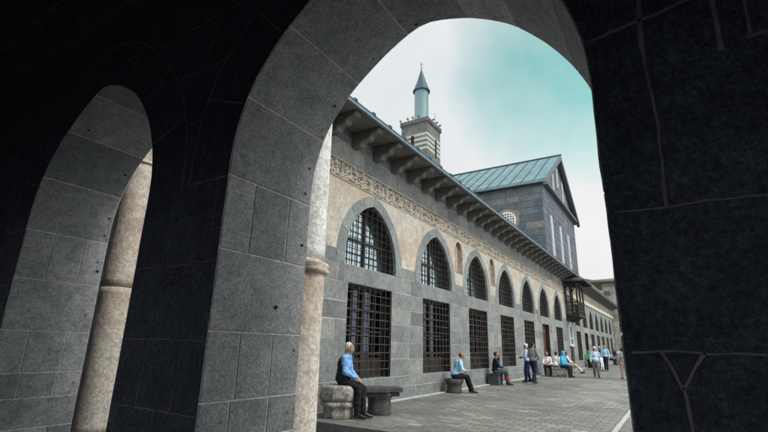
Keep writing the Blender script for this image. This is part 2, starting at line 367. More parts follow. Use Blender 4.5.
# jambs and soffits with individual blocks
def jamb(off, seed):
    random.seed(seed); P = [(y + off, z) for y, z in SM]; tot = sum(math.dist(a, b) for a, b in zip(P, P[1:]))
    j = MB()
    def mp(u, v, h):
        p, d = rim_at(P, v); n = (d[1], -d[0])                       # inward (towards the opening)
        if (p[0] - (1.8 + off)) * n[0] > 0 and p[1] < 4.6: n = (-n[0], -n[1])
        elif p[1] >= 4.6 and n[1] > 0: n = (-n[0], -n[1])
        k = .0028 * (1 + noise.noise(Vector((u * 5, v * 4.5, off)))) * (1 if h else 0)
        return (u, p[0] + n[0] * (h + k), p[1] + n[1] * (h + k))
    # backing in mortar
    N = 90
    for i in range(N):
        a, b = tot * i / N, tot * (i + 1) / N
        pa, pb = rim_at(P, a)[0], rim_at(P, b)[0]
        j.quad((X0, *pa), (X1, *pa), (X1, *pb), (X0, *pb), mi=1)
    hs = [0, .62, 1.02, 1.36, 1.94, 2.67, 3.38, 4.18, 4.98, 5.75, 6.5]
    hs += [tot - x for x in hs[::-1] if tot - x > 6.9]
    for k in range(len(hs) - 1):
        a, b = hs[k], hs[k + 1]
        c = int((k % 2 == 0) if k < 3 else (k % 2 == 1))
        if k >= 6 and b < tot - 3.3: c = 0
        cuts = [X0, X0 + .33 + random.uniform(-.05, .05), X0 + .80 + random.uniform(-.05, .05), X1] if c else [X0, X1]
        nv = max(1, int((b - a) / .07)) if b > 3.3 and a < tot - 3.3 else 8
        for u0, u1 in zip(cuts, cuts[1:]):
            g0 = .001 if u0 == X0 else .005; 
            j.patch(mp, u0, u1, a, b, gap=.0055, h=.006, bev=.005, nu=max(3, int((u1 - u0) / .1)), nv=nv, jit=.0015)
    # raised near-black patches painting the shade of dowel holes near the outer edge
    for s in [1.2, 2.2, 2.9, 3.5, 3.8, 4.3, 4.6, 5.3, 5.9, 6.6, 7.3, 8.0] + [random.uniform(1, 9) for _ in range(5)]:
        u = X1 - random.uniform(.07, .13) if random.random() < .85 else random.uniform(X0 + .2, X1 - .3); r = random.uniform(.007, .021)
        pts = []
        n = 9; st = random.uniform(.6, 1.5)
        for i in range(n):
            a = 2 * math.pi * i / n; rr = r * random.uniform(.6, 1.35) * (st if i % 4 < 2 else 1); pts.append(mp(u + rr * math.cos(a), s + rr * math.sin(a), .0145))
        j.add(pts, [tuple(range(n))], mi=2)
    o = j.build('arch_lining', ['basalt_jamb', 'mortar_pale', 'black'], portico); rel(o); return o
for i, o in enumerate(offs): jamb(o, 40 + i)
random.seed(11)
# vault, back wall, ends
v = MB(); NS = 20; xb = -2.2
arc = [(X0 - (X0 - xb) / 2 * (1 - math.cos(math.pi * i / NS)), 5.6 + 1.5 * math.sin(math.pi * i / NS)) for i in range(NS + 1)]
for a, b in zip(arc, arc[1:]):
    n = 30
    for k in range(n):
        y0 = ylo + (yhi - ylo) * k / n; y1 = ylo + (yhi - ylo) * (k + 1) / n
        v.quad((a[0], y0, a[1]), (b[0], y0, b[1]), (b[0], y1, b[1]), (a[0], y1, a[1]))
for i in range(2, NS, 2): 
    a = arc[i]; v.ribbon([(ylo + .2 * k, 0) for k in range(int((yhi - ylo) / .2))], .014, lambda u, q, h, a=a: (a[0] + q, u, a[1] - .003 - h), mi=1, wob=.5)
rel(v.build('vault', ['basalt_shaded', 'mortar_dark'], portico, smooth=True))
b = MB(); pv = ylo
for a_, c_ in ((-7.2, -4.4), (-2.2, .4), (4.2, 7.0), (9.4, 12.0)):  # unseen openings added to let fill light onto the inner arcade face
    b.box(xb - .6, xb, pv, a_, LOW, TOP); b.box(xb - .6, xb, a_, c_, 3.1, TOP); pv = c_
b.box(xb - .6, xb, pv, yhi, LOW, TOP); rel(b.build('back_wall', 'basalt_shaded', portico))
for yy in (ylo, yhi): b = MB(); b.box(xb, X0 - .003, yy - .3 if yy < 0 else yy, yy if yy < 0 else yy + .3, LOW, TOP); rel(b.build('end_wall', 'basalt_shaded', portico))
b = MB(); b.box(xb - .6, X1 + .1, ylo - .3, yhi + .3, TOP + .01, TOP + .3); rel(b.build('roof', 'basalt_shaded', portico))

def column(name, cx, cy, label, upper, lower, zj, seed, collar=True):
    e = empty(name, (cx, cy, LOW)); tag(e, label, 'column', 'marble columns outside the portico piers')
    c = MB(); prof = [(.30, 0)] ; z = 0
    H = zj - LOW
    base = [(.40, 0), (.40, .14), (.37, .20), (.385, .26), (.33, .31), (.31, .36)]
    c.lathe(base, (0, 0, 0), 40, jit=.02); c.build('base', lower, e, True)
    c = MB(); HL = H - .10 if collar else H - .004
    c.lathe([(.305 - .012 * (k / 24), .36 + (HL - .36) * k / 24) for k in range(25)], (0, 0, 0), 40, jit=.035); c.build('lower_shaft', lower, e, True)
    if collar:
        c = MB(); c.lathe([(.29, H - .10), (.325, H - .085), (.335, H - .05), (.31, H - .02), (.335, H + .01), (.325, H + .05), (.28, H + .075)], (0, 0, 0), 40, jit=.22); c.build('collar', lower, e, True)
    HU = H + .075 if collar else H + .004
    c = MB(); c.lathe([((.285 if collar else .290) - .015 * k / 16, HU + (4.75 - LOW - HU) * k / 16) for k in range(17)], (0, 0, 0), 40, jit=.03); c.build('upper_shaft', upper, e, True)
    zc = 4.75 - LOW
    c = MB(); c.lathe([(.27, zc), (.31, zc + .03), (.29, zc + .08), (.31, zc + .2), (.33, zc + .4), (.34, zc + .44)], (0, 0, 0), 32, jit=.05); c.box(-.33, .33, -.33, .33, zc + .441, zc + .58); c.build('capital', lower, e)
    return e
column('marble_column', 4.29, 4.0, 'pale marble column with a broken collar at the left side of the tall arch', 'marble_white', 'marble_col', 2.46, 1)
column('marble_column', 4.29, 8.47, 'weathered beige marble column seen through the small left arch', 'marble_col', 'marble_col', 2.38, 2, False)
# beam that the columns carry, well above the arches, tied to the portico
b = MB(); 


# ------------------------------------------------------------------ prayer hall facade  (plane y = 7)
FY = 7.0; XS, XE, XM = 5.2, 72.0, 38.1
hall = empty('prayer_hall', (XS, FY, 0)); tag(hall, 'long basalt and limestone prayer hall facade with two rows of barred windows', 'building')
def H(o, p=None): o.matrix_parent_inverse = Matrix.Translation((-XS, -FY, 0)); return o
cxs = [10.37, 14.58, 18.67, 22.73, 26.85, 30.83, 35.05] + [38.965 + 4.0 * k for k in range(1, 8)]
cxs_low = list(cxs); 
def mpf(u, v, h): return (u, FY - h, v)
W2 = 1.1; ZS = 3.53; ZL0, ZL1 = .63, 3.05
doors = {5, 8}
def holes_at(z):
    out = []
    for i, c in enumerate(cxs):
        if z < ZL1 and (z > ZL0 or i in doors): out.append((c - W2, c + W2) if i not in doors else (c - .95, c + .95))
    return out
f = MB()
rows = [0, .33, .63, 1.12, 1.58, 2.10, 2.56, 3.05, 3.53, 3.86]
def fill(a, b, z0, z1, mean=.85, mi=0, mb=1, h=.012, tones=None):
    """one course between a and b"""
    f.quad((a, FY, z0), (b, FY, z0), (b, FY, z1), (a, FY, z1), mi=mb)
    x = a
    while x < b - .01:
        l = random.uniform(.6, 1.5) * mean; e = x + l
        if b - e < .35 * mean: e = b
        hh = h * random.uniform(.7, 1.3)
        f.patch(mpf, x, e, z0, z1, gap=random.choice((.004, .006, .009)), h=hh * random.uniform(.3, 1.1), bev=.007, jit=.004, mi=mi, tone=tones() if tones else None); x = e
for z0, z1 in zip(rows, rows[1:]):
    zm = (z0 + z1) / 2
    hs = holes_at(zm)
    if zm > ZS: hs = [(c - 1.66, c + 1.66) for c in cxs]
    x = XS
    if abs(z0 - 3.05) < .01:                                       # lintels
        for c in cxs:
            fill(x, c - 1.25, z0, z1); f.quad((c - 1.25, FY, z0), (c + 1.25, FY, z0), (c + 1.25, FY, z1), (c - 1.25, FY, z1), mi=1)
            f.patch(mpf, c - 1.25, c + 1.25, z0, z1, mi=0, tone=random.uniform(.4, .8)); x = c + 1.25
        fill(x, XE, z0, z1); continue
    # two lower plinth courses are plainer and slightly darker
    for a, b in hs:
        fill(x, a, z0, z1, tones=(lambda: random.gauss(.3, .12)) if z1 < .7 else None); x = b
    fill(x, XE, z0, z1)
SPR = 3.72
def arc_h(hw, apex):                                               # height of pointed arch above axis x
    ht = apex - SPR; r = (hw * hw + ht * ht) / (2 * hw)
    def fn(x):
        x = abs(x)
        if x >= hw: return None
        return SPR + math.sqrt(max(0, r * r - (x + r - hw) ** 2))
    return fn, r
inner, ri = arc_h(1.30, 5.41); outer, ro = arc_h(1.66, 5.715)
niches = [16.66, 20.69]
ZT = 5.76
def strips(a, b, mat):
    xs = set([a, b])
    for c in cxs:
        for k in range(-20, 21):
            x = c + 1.66 * k / 20
            if a < x < b: xs.add(round(x, 5))
    for c in niches:
        for k in range(-6, 7):
            x = c + .31 * k / 6
            if a < x < b: xs.add(round(x, 5))
    xs = sorted(xs)
    def lo(x, m):
        for c in cxs:
            if abs(m - c) < 1.66: return outer(x - c) or SPR
        return 3.86
    for p, q in zip(xs, xs[1:]):
        m = (p + q) / 2; z0, z1 = lo(p, m), lo(q, m)
        nn = [c for c in niches if abs(m - c) < .31]
        if nn:
            c = nn[0]; t = lambda x: 5.36 + math.sqrt(max(0, .31 ** 2 - (x - c) ** 2)) * .9
            f.quad((p, FY, z0), (q, FY, z1), (q, FY, 4.33), (p, FY, 4.33), mi=mat)
            f.quad((p, FY, t(p)), (q, FY, t(q)), (q, FY, ZT), (p, FY, ZT), mi=mat)
            f.quad((p, FY, t(p)), (q, FY, t(q)), (q, FY + .16, t(q)), (p, FY + .16, t(p)), mi=5)
        else: f.quad((p, FY, z0), (q, FY, z1), (q, FY, ZT), (p, FY, ZT), mi=mat)
strips(XS, XM, 1 if False else 2)
strips(XM, XE, 0)
# limestone slabs (thin raised) between arches, faint joints
for i in range(8):
    a = (cxs[i - 1] + 1.67) if i else XS; b = cxs[i] - 1.67 if i < 7 else XM
    if b - a < .3: continue
    nn = [c for c in niches if a < c < b]
    for z0, z1 in ((3.86, 4.32),):
        f.patch(mpf, a, b, z0, z1, gap=.003, h=.004, bev=.004, mi=2, tone=random.uniform(.3, .8))
for c in niches:
    f.quad((c - .31, FY + .16, 4.33), (c + .31, FY + .16, 4.33), (c + .31, FY + .16, 5.66), (c - .31, FY + .16, 5.66), mi=5)
    for s in (-1, 1): f.quad((c + s * .31, FY, 4.33), (c + s * .31, FY + .16, 4.33), (c + s * .31, FY + .16, 5.36), (c + s * .31, FY, 5.36), mi=2)
    f.quad((c - .31, FY, 4.33), (c + .31, FY, 4.33), (c + .31, FY + .16, 4.33), (c - .31, FY + .16, 4.33), mi=2)
    f.bar((c - .34, FY - .01, 4.36), (c - .34, FY - .01, 5.36), .035, 8, mi=2); f.bar((c + .34, FY - .01, 4.36), (c + .34, FY - .01, 5.36), .035, 8, mi=2)
# voussoir rings + reveals
def ringpts(hw, apex, n):
    fn, r = arc_h(hw, apex); out = []
    # param by angle on the right half
    th1 = math.acos((r - hw) / r)
    for k in range(n + 1): 
        th = th1 * k / n; out.append((-(r - hw) + r * math.cos(th), SPR + r * math.sin(th)))
    return out
nseg = 24
ro_p = ringpts(1.66, 5.715, nseg); ri_p = ringpts(1.30, 5.41, nseg)
DEP = .42
for ci, c in enumerate(cxs):
    for s in (-1, 1):
        # straight foot of the ring below springing
        f.quad((c + s * 1.30, FY, ZS), (c + s * 1.66, FY, ZS), (c + s * 1.66, FY, SPR), (c + s * 1.30, FY, SPR), mi=1)
        cuts = [0, 7, 13, 19, 24] if ci % 2 == 0 else [0, 6, 12, 18, 24]
        for a, b in zip(cuts, cuts[1:]):
            tn = min(1, max(0, random.gauss(.5, .17)))
            for k in range(a, b):
                k0 = k + (.06 if k == a else 0); k1 = k + 1 - (.06 if k == b - 1 else 0)
                lerp = lambda A, t: tuple(A[int(t)][i] + (A[min(int(t) + 1, nseg)][i] - A[int(t)][i]) * (t - int(t)) for i in (0, 1))
                i0, i1, o0, o1 = lerp(ri_p, k0), lerp(ri_p, k1), lerp(ro_p, k0), lerp(ro_p, k1)
                if k == a and a == 0: i0 = (1.30, ZS + .004); o0 = (1.66, ZS + .004)
                q = [(c + s * p[0], FY - .014, p[1]) for p in (i0, o0, o1, i1)]
                qb = [(c + s * p[0], FY + .0, p[1]) for p in (i0, o0, o1, i1)]
                f.add(q + qb, [(0, 1, 2, 3), (0, 4, 5, 1), (1, 5, 6, 2), (2, 6, 7, 3), (3, 7, 4, 0)], tn, 3)
                pi0, pi1, po0, po1 = ri_p[k], ri_p[k + 1], ro_p[k], ro_p[k + 1]
                f.quad(*[(c + s * p[0], FY + .001, p[1]) for p in (pi0, po0, po1, pi1)], mi=1)
                f.quad((c + s * pi0[0], FY + .0, pi0[1]), (c + s * pi1[0], FY + .0, pi1[1]), (c + s * pi1[0], FY + .09, pi1[1]), (c + s * pi0[0], FY + .09, pi0[1]), tone=tn, mi=3); f.quad((c + s * pi0[0], FY + .09, pi0[1]), (c + s * pi1[0], FY + .09, pi1[1]), (c + s * pi1[0], FY + DEP, pi1[1]), (c + s * pi0[0], FY + DEP, pi0[1]), mi=7)  # deep part of the reveal coloured dark to stand for its shade
        f.quad((c + s * 1.30, FY - .0, ZS), (c + s * 1.30, FY + .09, ZS), (c + s * 1.30, FY + .09, SPR), (c + s * 1.30, FY, SPR), mi=3); f.quad((c + s * 1.30, FY + .09, ZS), (c + s * 1.30, FY + DEP, ZS), (c + s * 1.30, FY + DEP, SPR), (c + s * 1.30, FY + .09, SPR), mi=7)  # same painted shade on the straight reveal
    f.quad((c - 1.30, FY - .0, ZS), (c + 1.30, FY, ZS), (c + 1.30, FY + DEP, ZS), (c - 1.30, FY + DEP, ZS), mi=3)
    hw = .95 if ci in doors else W2; zb = 0 if ci in doors else ZL0
    for s in (-1, 1): f.quad((c + s * hw, FY, zb), (c + s * hw, FY + DEP, zb), (c + s * hw, FY + DEP, ZL1), (c + s * hw, FY, ZL1), mi=7, tone=.3)  # lower reveals coloured dark as painted shade
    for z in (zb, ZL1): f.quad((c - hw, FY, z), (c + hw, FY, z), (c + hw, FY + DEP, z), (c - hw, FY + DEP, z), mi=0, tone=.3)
    if ci not in doors: pass
# courses above: near part
f.quad((XS, FY, ZT), (XM, FY, ZT), (XM, FY, 6.30), (XS, FY, 6.30), mi=4)
for z in (5.765, 6.285): f.box(XS, XM, FY - .022, FY - .001, z - .012 + (.0 if z < 6 else -.01), z + .014, mi=2, tone=.7)
fill(XS, XM, 6.30, 6.85, .78, 0, 1)
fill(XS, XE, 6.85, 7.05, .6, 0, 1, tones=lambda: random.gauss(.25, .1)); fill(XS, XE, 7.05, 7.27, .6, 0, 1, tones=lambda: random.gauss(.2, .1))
# far part: pale string course then grey
f.quad((XM, FY, ZT), (XE, FY, ZT), (XE, FY, 6.12), (XM, FY, 6.12), mi=6); f.box(XM, XE, FY - .10, FY - .002, 5.78, 6.10, mi=6, tone=.8)
fill(XM, XE, 6.12, 6.85, 1.1, 6, 1, tones=lambda: random.gauss(.1, .1))
# end wall facing the portico
f.quad((XS, FY, 0), (XS, 30, 0), (XS, 30, 7.3), (XS, FY, 7.3), mi=0)
H(f.build('wall', ['basalt_wall', 'mortar', 'limestone', 'voussoir', 'letter_ground', 'niche_brick', 'limestone_pale', 'wood_and_reveal_shade'], hall))

# inscription: dense carved letter-like strokes standing proud of a dark ground
def inscription():
    random.seed(5); L = MB(); x = XS + .05; base = 5.79; Ht = .46; last = 0
    def rib(pts, wd): L.ribbon(pts, wd * .78, lambda u, v, h: (u, FY - .001 - h, v), h=.02, wob=.15)
    while x < XM - .5:
        k = random.random(); s = random.uniform(.85, 1.1)
        if k < .42:                                                # tall shafts
            hgt = Ht * random.uniform(.72, .98); b0 = base + random.uniform(0, .08)
            rib([(x, b0), (x + .012, b0 + hgt * .5), (x - .005, base + hgt)], .036); 
            if random.random() < .5: rib([(x, b0 + .01), (x + .1, b0 + .0), (x + .15, b0 + .05)], .035)
            x += .072 * s
        elif k < .72:                                              # bowls
            r = random.uniform(.06, .11); cz = base + random.uniform(.09, .20)
            a0 = random.uniform(2.6, 3.6); rib([(x + r + r * math.cos(a0 + t * .42), cz + r * .85 * math.sin(a0 + t * .42)) for t in range(random.randint(8, 13))], .034)
            if random.random() < .7: rib([(x + r * .3, base + .33), (x + r * 1.1, base + .40), (x + r * 1.9, base + .34)], .03)
            x += 1.25 * r + .015
        elif k < .9:                                               # long sweeping strokes stacked
            l = random.uniform(.16, .30)
            for zz in (.06, .21, .36):
                z = base + zz + random.uniform(-.03, .03); rib([(x + l * t / 5, z + .035 * math.sin(t * 1.3 + zz * 9)) for t in range(6)], .032)
            x += l * .5
        else:
            for zz in (.08, .24, .38): 
                c = (x + random.uniform(0, .03), base + zz); rib([(c[0] - .02, c[1]), (c[0] + .02, c[1] + .01)], .045)
            x += .07
        if random.random() < .55: 
            c = (x - .05, base + random.uniform(.22, .42)); rib([(c[0] - .018, c[1]), (c[0] + .02, c[1] + .012)], .038)
    for base, hh in ((5.79, .20), (6.02, .22)):                    # a second, smaller line of strokes filling the gaps
        x = XS + .05
        while x < XM - .3:
            r = random.uniform(.03, .055); a0 = random.uniform(0, 6.3); cz = base + random.uniform(.05, hh - .03)
            L.ribbon([(x + r * math.cos(a0 + t * .6), cz + r * math.sin(a0 + t * .6)) for t in range(random.randint(4, 8))], .022, lambda u, v, h: (u, FY - .001 - h, v), h=.014, wob=.2)
            x += random.uniform(.05, .10)
    H(L.build('inscription_band', 'letter_stone', hall))
inscription(); random.seed(21)
# brackets
def bracket_mesh(wd=.25, small=False):
    b = MB()
    if small: pr = [(0, -.30), (-.22, -.30), (-.34, -.20), (-.52, -.17), (-.70, -.09), (-.82, -.08), (-.84, 0), (0, 0)]
    else: pr = [(0, -.42), (-.20, -.42), (-.27, -.40), (-.33, -.31), (-.40, -.28), (-.50, -.28), (-.56, -.26), (-.62, -.17), (-.70, -.14), (-.84, -.13), (-.885, -.09), (-.90, 0), (0, 0)]
    b.prism(pr, -wd / 2 + .02, wd / 2 - .02, lambda u, v, w_: (w_, u, v))
    pr2 = [(p[0] * .985, p[1] * .985 if p[1] else 0) for p in pr]
    b.prism(pr2, -wd / 2, wd / 2, lambda u, v, w_: (w_, u, v - .002 if v == 0 else v))
    o = b.build('bracket', 'bracket_stone', hall); recalc(o); return o
bk = bracket_mesh(); sb = bracket_mesh(.26, True)
def placeH(o, x, y, z): o.matrix_parent_inverse = Matrix.Translation((-XS, -FY, 0)); o.location = (x, y, z)
first = True; x = 8.20 - 1.07 * 2
while x < XM - .3:
    o = bk if first else bk.copy()
    if not first: C.objects.link(o)
    first = False; placeH(o, x, FY - .014, 7.238); x += 1.065
first = True; x = XM + 4.2
while x < XE - 1:
    o = sb if first else sb.copy()
    if not first: C.objects.link(o)
    first = False; placeH(o, x, FY - .014, 7.238); x += .92
# soffit, gutter, roof
e = MB(); x = XS - .3
while x < XE - .5:
    l = 1.065
    for y0, y1 in ((6.02, 6.35), (6.35, 6.68), (6.68, 6.99)): e.patch(lambda u, v, h: (u, v, 7.262 - h), x, x + l, y0, y1, gap=.005, h=.010, bev=.006, tone=random.gauss(.4, .15))
    x += l
e.quad((XS - .3, 6.0, 7.262), (XE - .4, 6.0, 7.262), (XE - .4, 7.3, 7.262), (XS - .3, 7.3, 7.262), mi=1)
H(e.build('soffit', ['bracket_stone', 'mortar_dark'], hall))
e = MB(); e.box(XS - .3, XE - .4, 5.93, 5.998, 7.215, 7.275); H(e.build('gutter', 'gutter', hall))
e = MB(); e.prism([(5.955, 7.280), (5.955, 7.36), (30, 9.4), (30, 9.1), (7.3, 7.28)], XS - .35, XE - .35, lambda u, v, w_: (w_, u, v))
x = 6.2
while x < XE - 1: 
    e.prism([(5.93, 7.30), (5.93, 7.40), (5.99, 7.45), (30, 9.49), (30, 9.39), (5.99, 7.363)], x, x + .05, lambda u, v, w_: (w_, u, v), mi=0); x += .83
H(e.build('roof', ['roof_edge', 'gutter'], hall))

# windows ------------------------------------------------------------
def upper_window(c, far=False):
    fr = MB(); Y = FY + .30
    w_ = 1.30
    for s in (-1, 1): fr.box(s * w_ - .03 if s < 0 else w_ - .05, s * w_ + .05 if s < 0 else w_ + .03, Y - FY, Y - FY + .08, ZS, SPR + .3)
    for k in range(nseg):                                          # curved frame
        a, b = ri_p[k], ri_p[k + 1]
        for s in (-1, 1):
            pa, pb = (s * a[0], a[1]), (s * b[0], b[1]); na = (pa[0] * .95, ZS + (pa[1] - ZS) * .955); nb = (pb[0] * .95, ZS + (pb[1] - ZS) * .955)
            fr.add([(pa[0], .30, pa[1]), (pb[0], .30, pb[1]), (nb[0], .30, nb[1]), (na[0], .30, na[1]), (na[0], .37, na[1]), (nb[0], .37, nb[1])], [(0, 1, 2, 3), (3, 2, 5, 4)])
    fr.box(-1.30, 1.30, .30, .38, ZS, ZS + .07)
    fr.box(-.04, .04, .285, .38, ZS + .07, inner(0) - .06)
    fr.box(-1.27, -.062, .290, .37, 4.30, 4.37); fr.box(.062, 1.27, .290, .37, 4.30, 4.37)
    for sx in (-1, 1):
        for k in range(1, 5):
            x = sx * (.06 + k * 1.2 / 5 * 1.0); top = (inner(x) or 3.7) - .03
            fr.box(x - .009, x + .009, .318, .334, ZS + .07, top)
    z = ZS + .07 + .165
    while z < 5.3:
        hwz = 1.3
        for k in range(200):
            if (inner(hwz - .001) or 0) >= z: break
            hwz -= .01
        fr.box(-hwz + .03, hwz - .03, .320, .336, z - .008, z + .008); z += .165
    o = fr.build('window', 'wood_and_reveal_shade', hall); H(o); o.location = (c, FY, 0)
    gl = MB()
    P = [(-1.30, ZS), (1.30, ZS)] + [(p[0], p[1]) for p in ri_p] + [(-p[0], p[1]) for p in ri_p[::-1][1:]]
    gl.add([(u, .335, v) for u, v in P], [tuple(range(len(P)))]); g_ = gl.build('pane', 'glass_up', o)
    gr = MB()
    xs = [-1.3 + 2.6 * k / 10 for k in range(1, 10)]
    for x in xs: gr.bar((x, .04, ZS - .0), (x, .04, (inner(x) or 3.7) + .01), .0085, 5)
    z = ZS + .12
    while z < 5.35:
        hwz = 1.3
        for k in range(200):
            if (inner(hwz - .001) or 0) >= z: break
            hwz -= .01
        gr.bar((-hwz, .055, z), (hwz, .055, z), .0085, 5)
        if not far:
            for x in xs:
                if abs(x) < hwz - .05: gr.add([(x + .022 * a, .047 + .022 * b_, z + .022 * c_) for a, b_, c_ in ((1, 0, 0), (-1, 0, 0), (0, 1, 0), (0, -1, 0), (0, 0, 1), (0, 0, -1))], [(0, 2, 4), (2, 1, 4), (1, 3, 4), (3, 0, 4), (2, 0, 5), (1, 2, 5), (3, 1, 5), (0, 3, 5)])
        z += .205
    gr.build('grille', 'iron', o)
    return o
def lower_window(c, far=False):
    fr = MB()
    fr.box(-W2, -W2 + .08, .28, .38, ZL0, ZL1); fr.box(W2 - .08, W2, .28, .38, ZL0, ZL1); fr.box(-W2 + .08, W2 - .08, .28, .38, ZL0, ZL0 + .08); fr.box(-W2 + .08, W2 - .08, .28, .38, ZL1 - .09, ZL1)
    fr.box(-.05, .05, .27, .38, ZL0 + .08, ZL1 - .09)
    for z in (1.25, 1.85, 2.42): fr.box(-W2 + .08, -.052, .285, .37, z - .03, z + .03); fr.box(.052, W2 - .08, .285, .37, z - .03, z + .03)
    for x in (-.55, .55): fr.box(x - .025, x + .025, .288, .36, ZL0 + .08, ZL1 - .09)
    fr.box(-W2 + .08, W2 - .08, .30, .345, ZL0 + .08, 1.15)
    o = fr.build('window', 'wood_and_reveal_shade', hall); H(o); o.location = (c, FY, 0)
    gl = MB(); gl.quad((-W2, .35, ZL0), (W2, .35, ZL0), (W2, .35, ZL1), (-W2, .35, ZL1)); gl.build('pane', 'glass_low', o)
    cu = MB()
    gr = MB(); nx, nz = 8, 11
    for k in range(0, nx + 1):
        x = -W2 + .02 + (2 * W2 - .04) * k / nx; gr.bar((x, .035, ZL0), (x, .035, ZL1), .0125, 5)
    for k in range(1, nz):
        z = ZL0 + (ZL1 - ZL0) * k / nz; gr.bar((-W2, .05, z), (W2, .05, z), .012, 5)
        for q in range(1, nx):
            x = -W2 + .02 + (2 * W2 - .04) * q / nx
            gr.add([(x + .027 * a, .042 + .027 * b_, z + .027 * c_) for a, b_, c_ in ((1, 0, 0), (-1, 0, 0), (0, 1, 0), (0, -1, 0), (0, 0, 1), (0, 0, -1))], [(0, 2, 4), (2, 1, 4), (1, 3, 4), (3, 0, 4), (2, 0, 5), (1, 2, 5), (3, 1, 5), (0, 3, 5)])
    gr.build('grille', 'iron_rust', o)
    si = MB(); si.box(-W2 - .05, W2 + .05, -.03, .02, ZL0 - .035, ZL0 - .002); 
    return o
def copy_tree(o, parent):
    c = o.copy(); C.objects.link(c); c.parent = parent; c.matrix_parent_inverse = o.matrix_parent_inverse
    for ch in [k for k in bpy.data.objects if k.parent == o]: copy_tree(ch, c)
    return c
uw = upper_window(cxs[0]); lw = lower_window(cxs[0])
for i, c in enumerate(cxs[1:], 1):
    o = copy_tree(uw, hall); o.location = (c, FY, 0)
    if i not in doors: o = copy_tree(lw, hall); o.location = (c, FY, 0)
for i in doors:
    c = cxs[i]; d = MB(); d.box(-.95, -.82, .25, .38, 0, ZL1); d.box(.82, .95, .25, .38, 0, ZL1); d.box(-.82, .82, .25, .38, 2.5, ZL1 - .002)
    d.box(-.82, -.01, .30, .36, 0.02, 2.5); d.box(.01, .82, .30, .36, .02, 2.5)
    for s in (-1, 1):
        for z0, z1 in ((.2, 1.1), (1.25, 2.3)): d.box(s * .42 - .28, s * .42 + .28, .275, .302, z0, z1)
    o = d.build('door', 'wood_door', hall); H(o); o.location = (c, FY, 0)
# dark interior behind openings
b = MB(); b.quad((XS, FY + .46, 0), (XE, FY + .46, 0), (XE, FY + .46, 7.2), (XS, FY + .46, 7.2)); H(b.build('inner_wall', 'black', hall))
# small plaque under the eaves and the white marble arched niche
b = MB(); b.box(32.6, 33.4, FY - .05, FY - .002, 5.84, 6.22); 
for k in range(3): b.ribbon([(32.68 + .07 * t, 5.92 + .10 * k + .015 * math.sin(t * 2 + k)) for t in range(10)], .03, lambda u, v, h: (u, FY - .051 - h, v), mi=1, h=.006)
H(b.build('inscribed_plaque', ['limestone_pale', 'letter_ground'], hall))
def arched(hw, z0, zs, za, n=10):
    P = [(-hw, z0), (hw, z0)]
    P += [(hw * math.cos(math.pi / 2 * k / n) ** .8 if k < n else 0, zs + (za - zs) * math.sin(math.pi / 2 * k / n)) for k in range(n + 1)]
    P += [(-p[0], p[1]) for p in P[2:-1][::-1]]
    return P
def ringmesh(m, A, B, cx, y0, y1, mi=0, tone=.5):
    n = len(A)
    for i in range(n):
        j = (i + 1) % n
        if i == 0: continue
        m.add([(cx + A[i][0], y0, A[i][1]), (cx + A[j][0], y0, A[j][1]), (cx + B[j][0], y0, B[j][1]), (cx + B[i][0], y0, B[i][1]), (cx + A[i][0], y1, A[i][1]), (cx + A[j][0], y1, A[j][1]), (cx + B[j][0], y1, B[j][1]), (cx + B[i][0], y1, B[i][1])], [(0, 1, 2, 3), (0, 4, 5, 1), (3, 2, 6, 7)], tone, mi)
b = MB(); cx = 38.95
ringmesh(b, arched(.92, 1.95, 2.75, 3.66), arched(.60, 1.95, 2.70, 3.30), cx, FY - .12, FY - .002)
b.box(cx - .92, cx + .92, FY - .13, FY - .002, 1.75, 1.949); b.box(cx - .59, cx + .59, FY - .08, FY - .016, 2.30, 2.42, mi=0)
b.box(cx - .3, cx + .3, FY - .16, FY - .002, .1, 1.748, mi=2)
H(b.build('marble_niche', ['lancet_stone', 'basalt_wall', 'dark_capital'], hall))

# ------------------------------------------------------------------ wooden balcony
bal = empty('wooden_balcony', (39.4, FY, 3.6)); tag(bal, 'dark wooden roofed balcony jutting from the facade under the eaves', 'balcony')
def B(o): o.matrix_parent_inverse = Matrix.Translation((-39.4, -FY, -3.6)); return o
bx0, bx1, by = 37.95, 40.7, 6.05
b = MB(); b.box(bx0 - .05, bx1 + .05, by - .05, FY - .02, 4.02, 4.14)
for k in range(5):
    x = bx0 + .15 + (bx1 - bx0 - .3) * k / 4; b.prism([(FY - .02, 3.68), (FY - .15, 3.68), (by + .1, 4.019), (FY - .02, 4.019)], x - .07, x + .07, lambda u, v, w_: (w_, u, v))
B(b.build('floor_deck', 'wood_and_reveal_shade', bal))
for (x, y) in ((bx0, by), ((bx0 + bx1) / 2, by), (bx1, by), (bx0, FY - .12), (bx1, FY - .12), (bx0, (by + FY) / 2)):
    b = MB(); b.box(x - .06, x + .06, y - .06, y + .06, 4.145, 6.72); b.box(x - .09, x + .09, y - .09, y + .09, 5.15, 5.25); 
    for s in (-1, 1): b.sqbar((x, y, 6.2), (x + s * .35 if y == by else x, y + (0 if y == by else s * .3), 6.7), .07, .09, up=(0, 1, 0) if y == by else (1, 0, 0))
    B(b.build('post', 'wood_and_reveal_shade', bal))
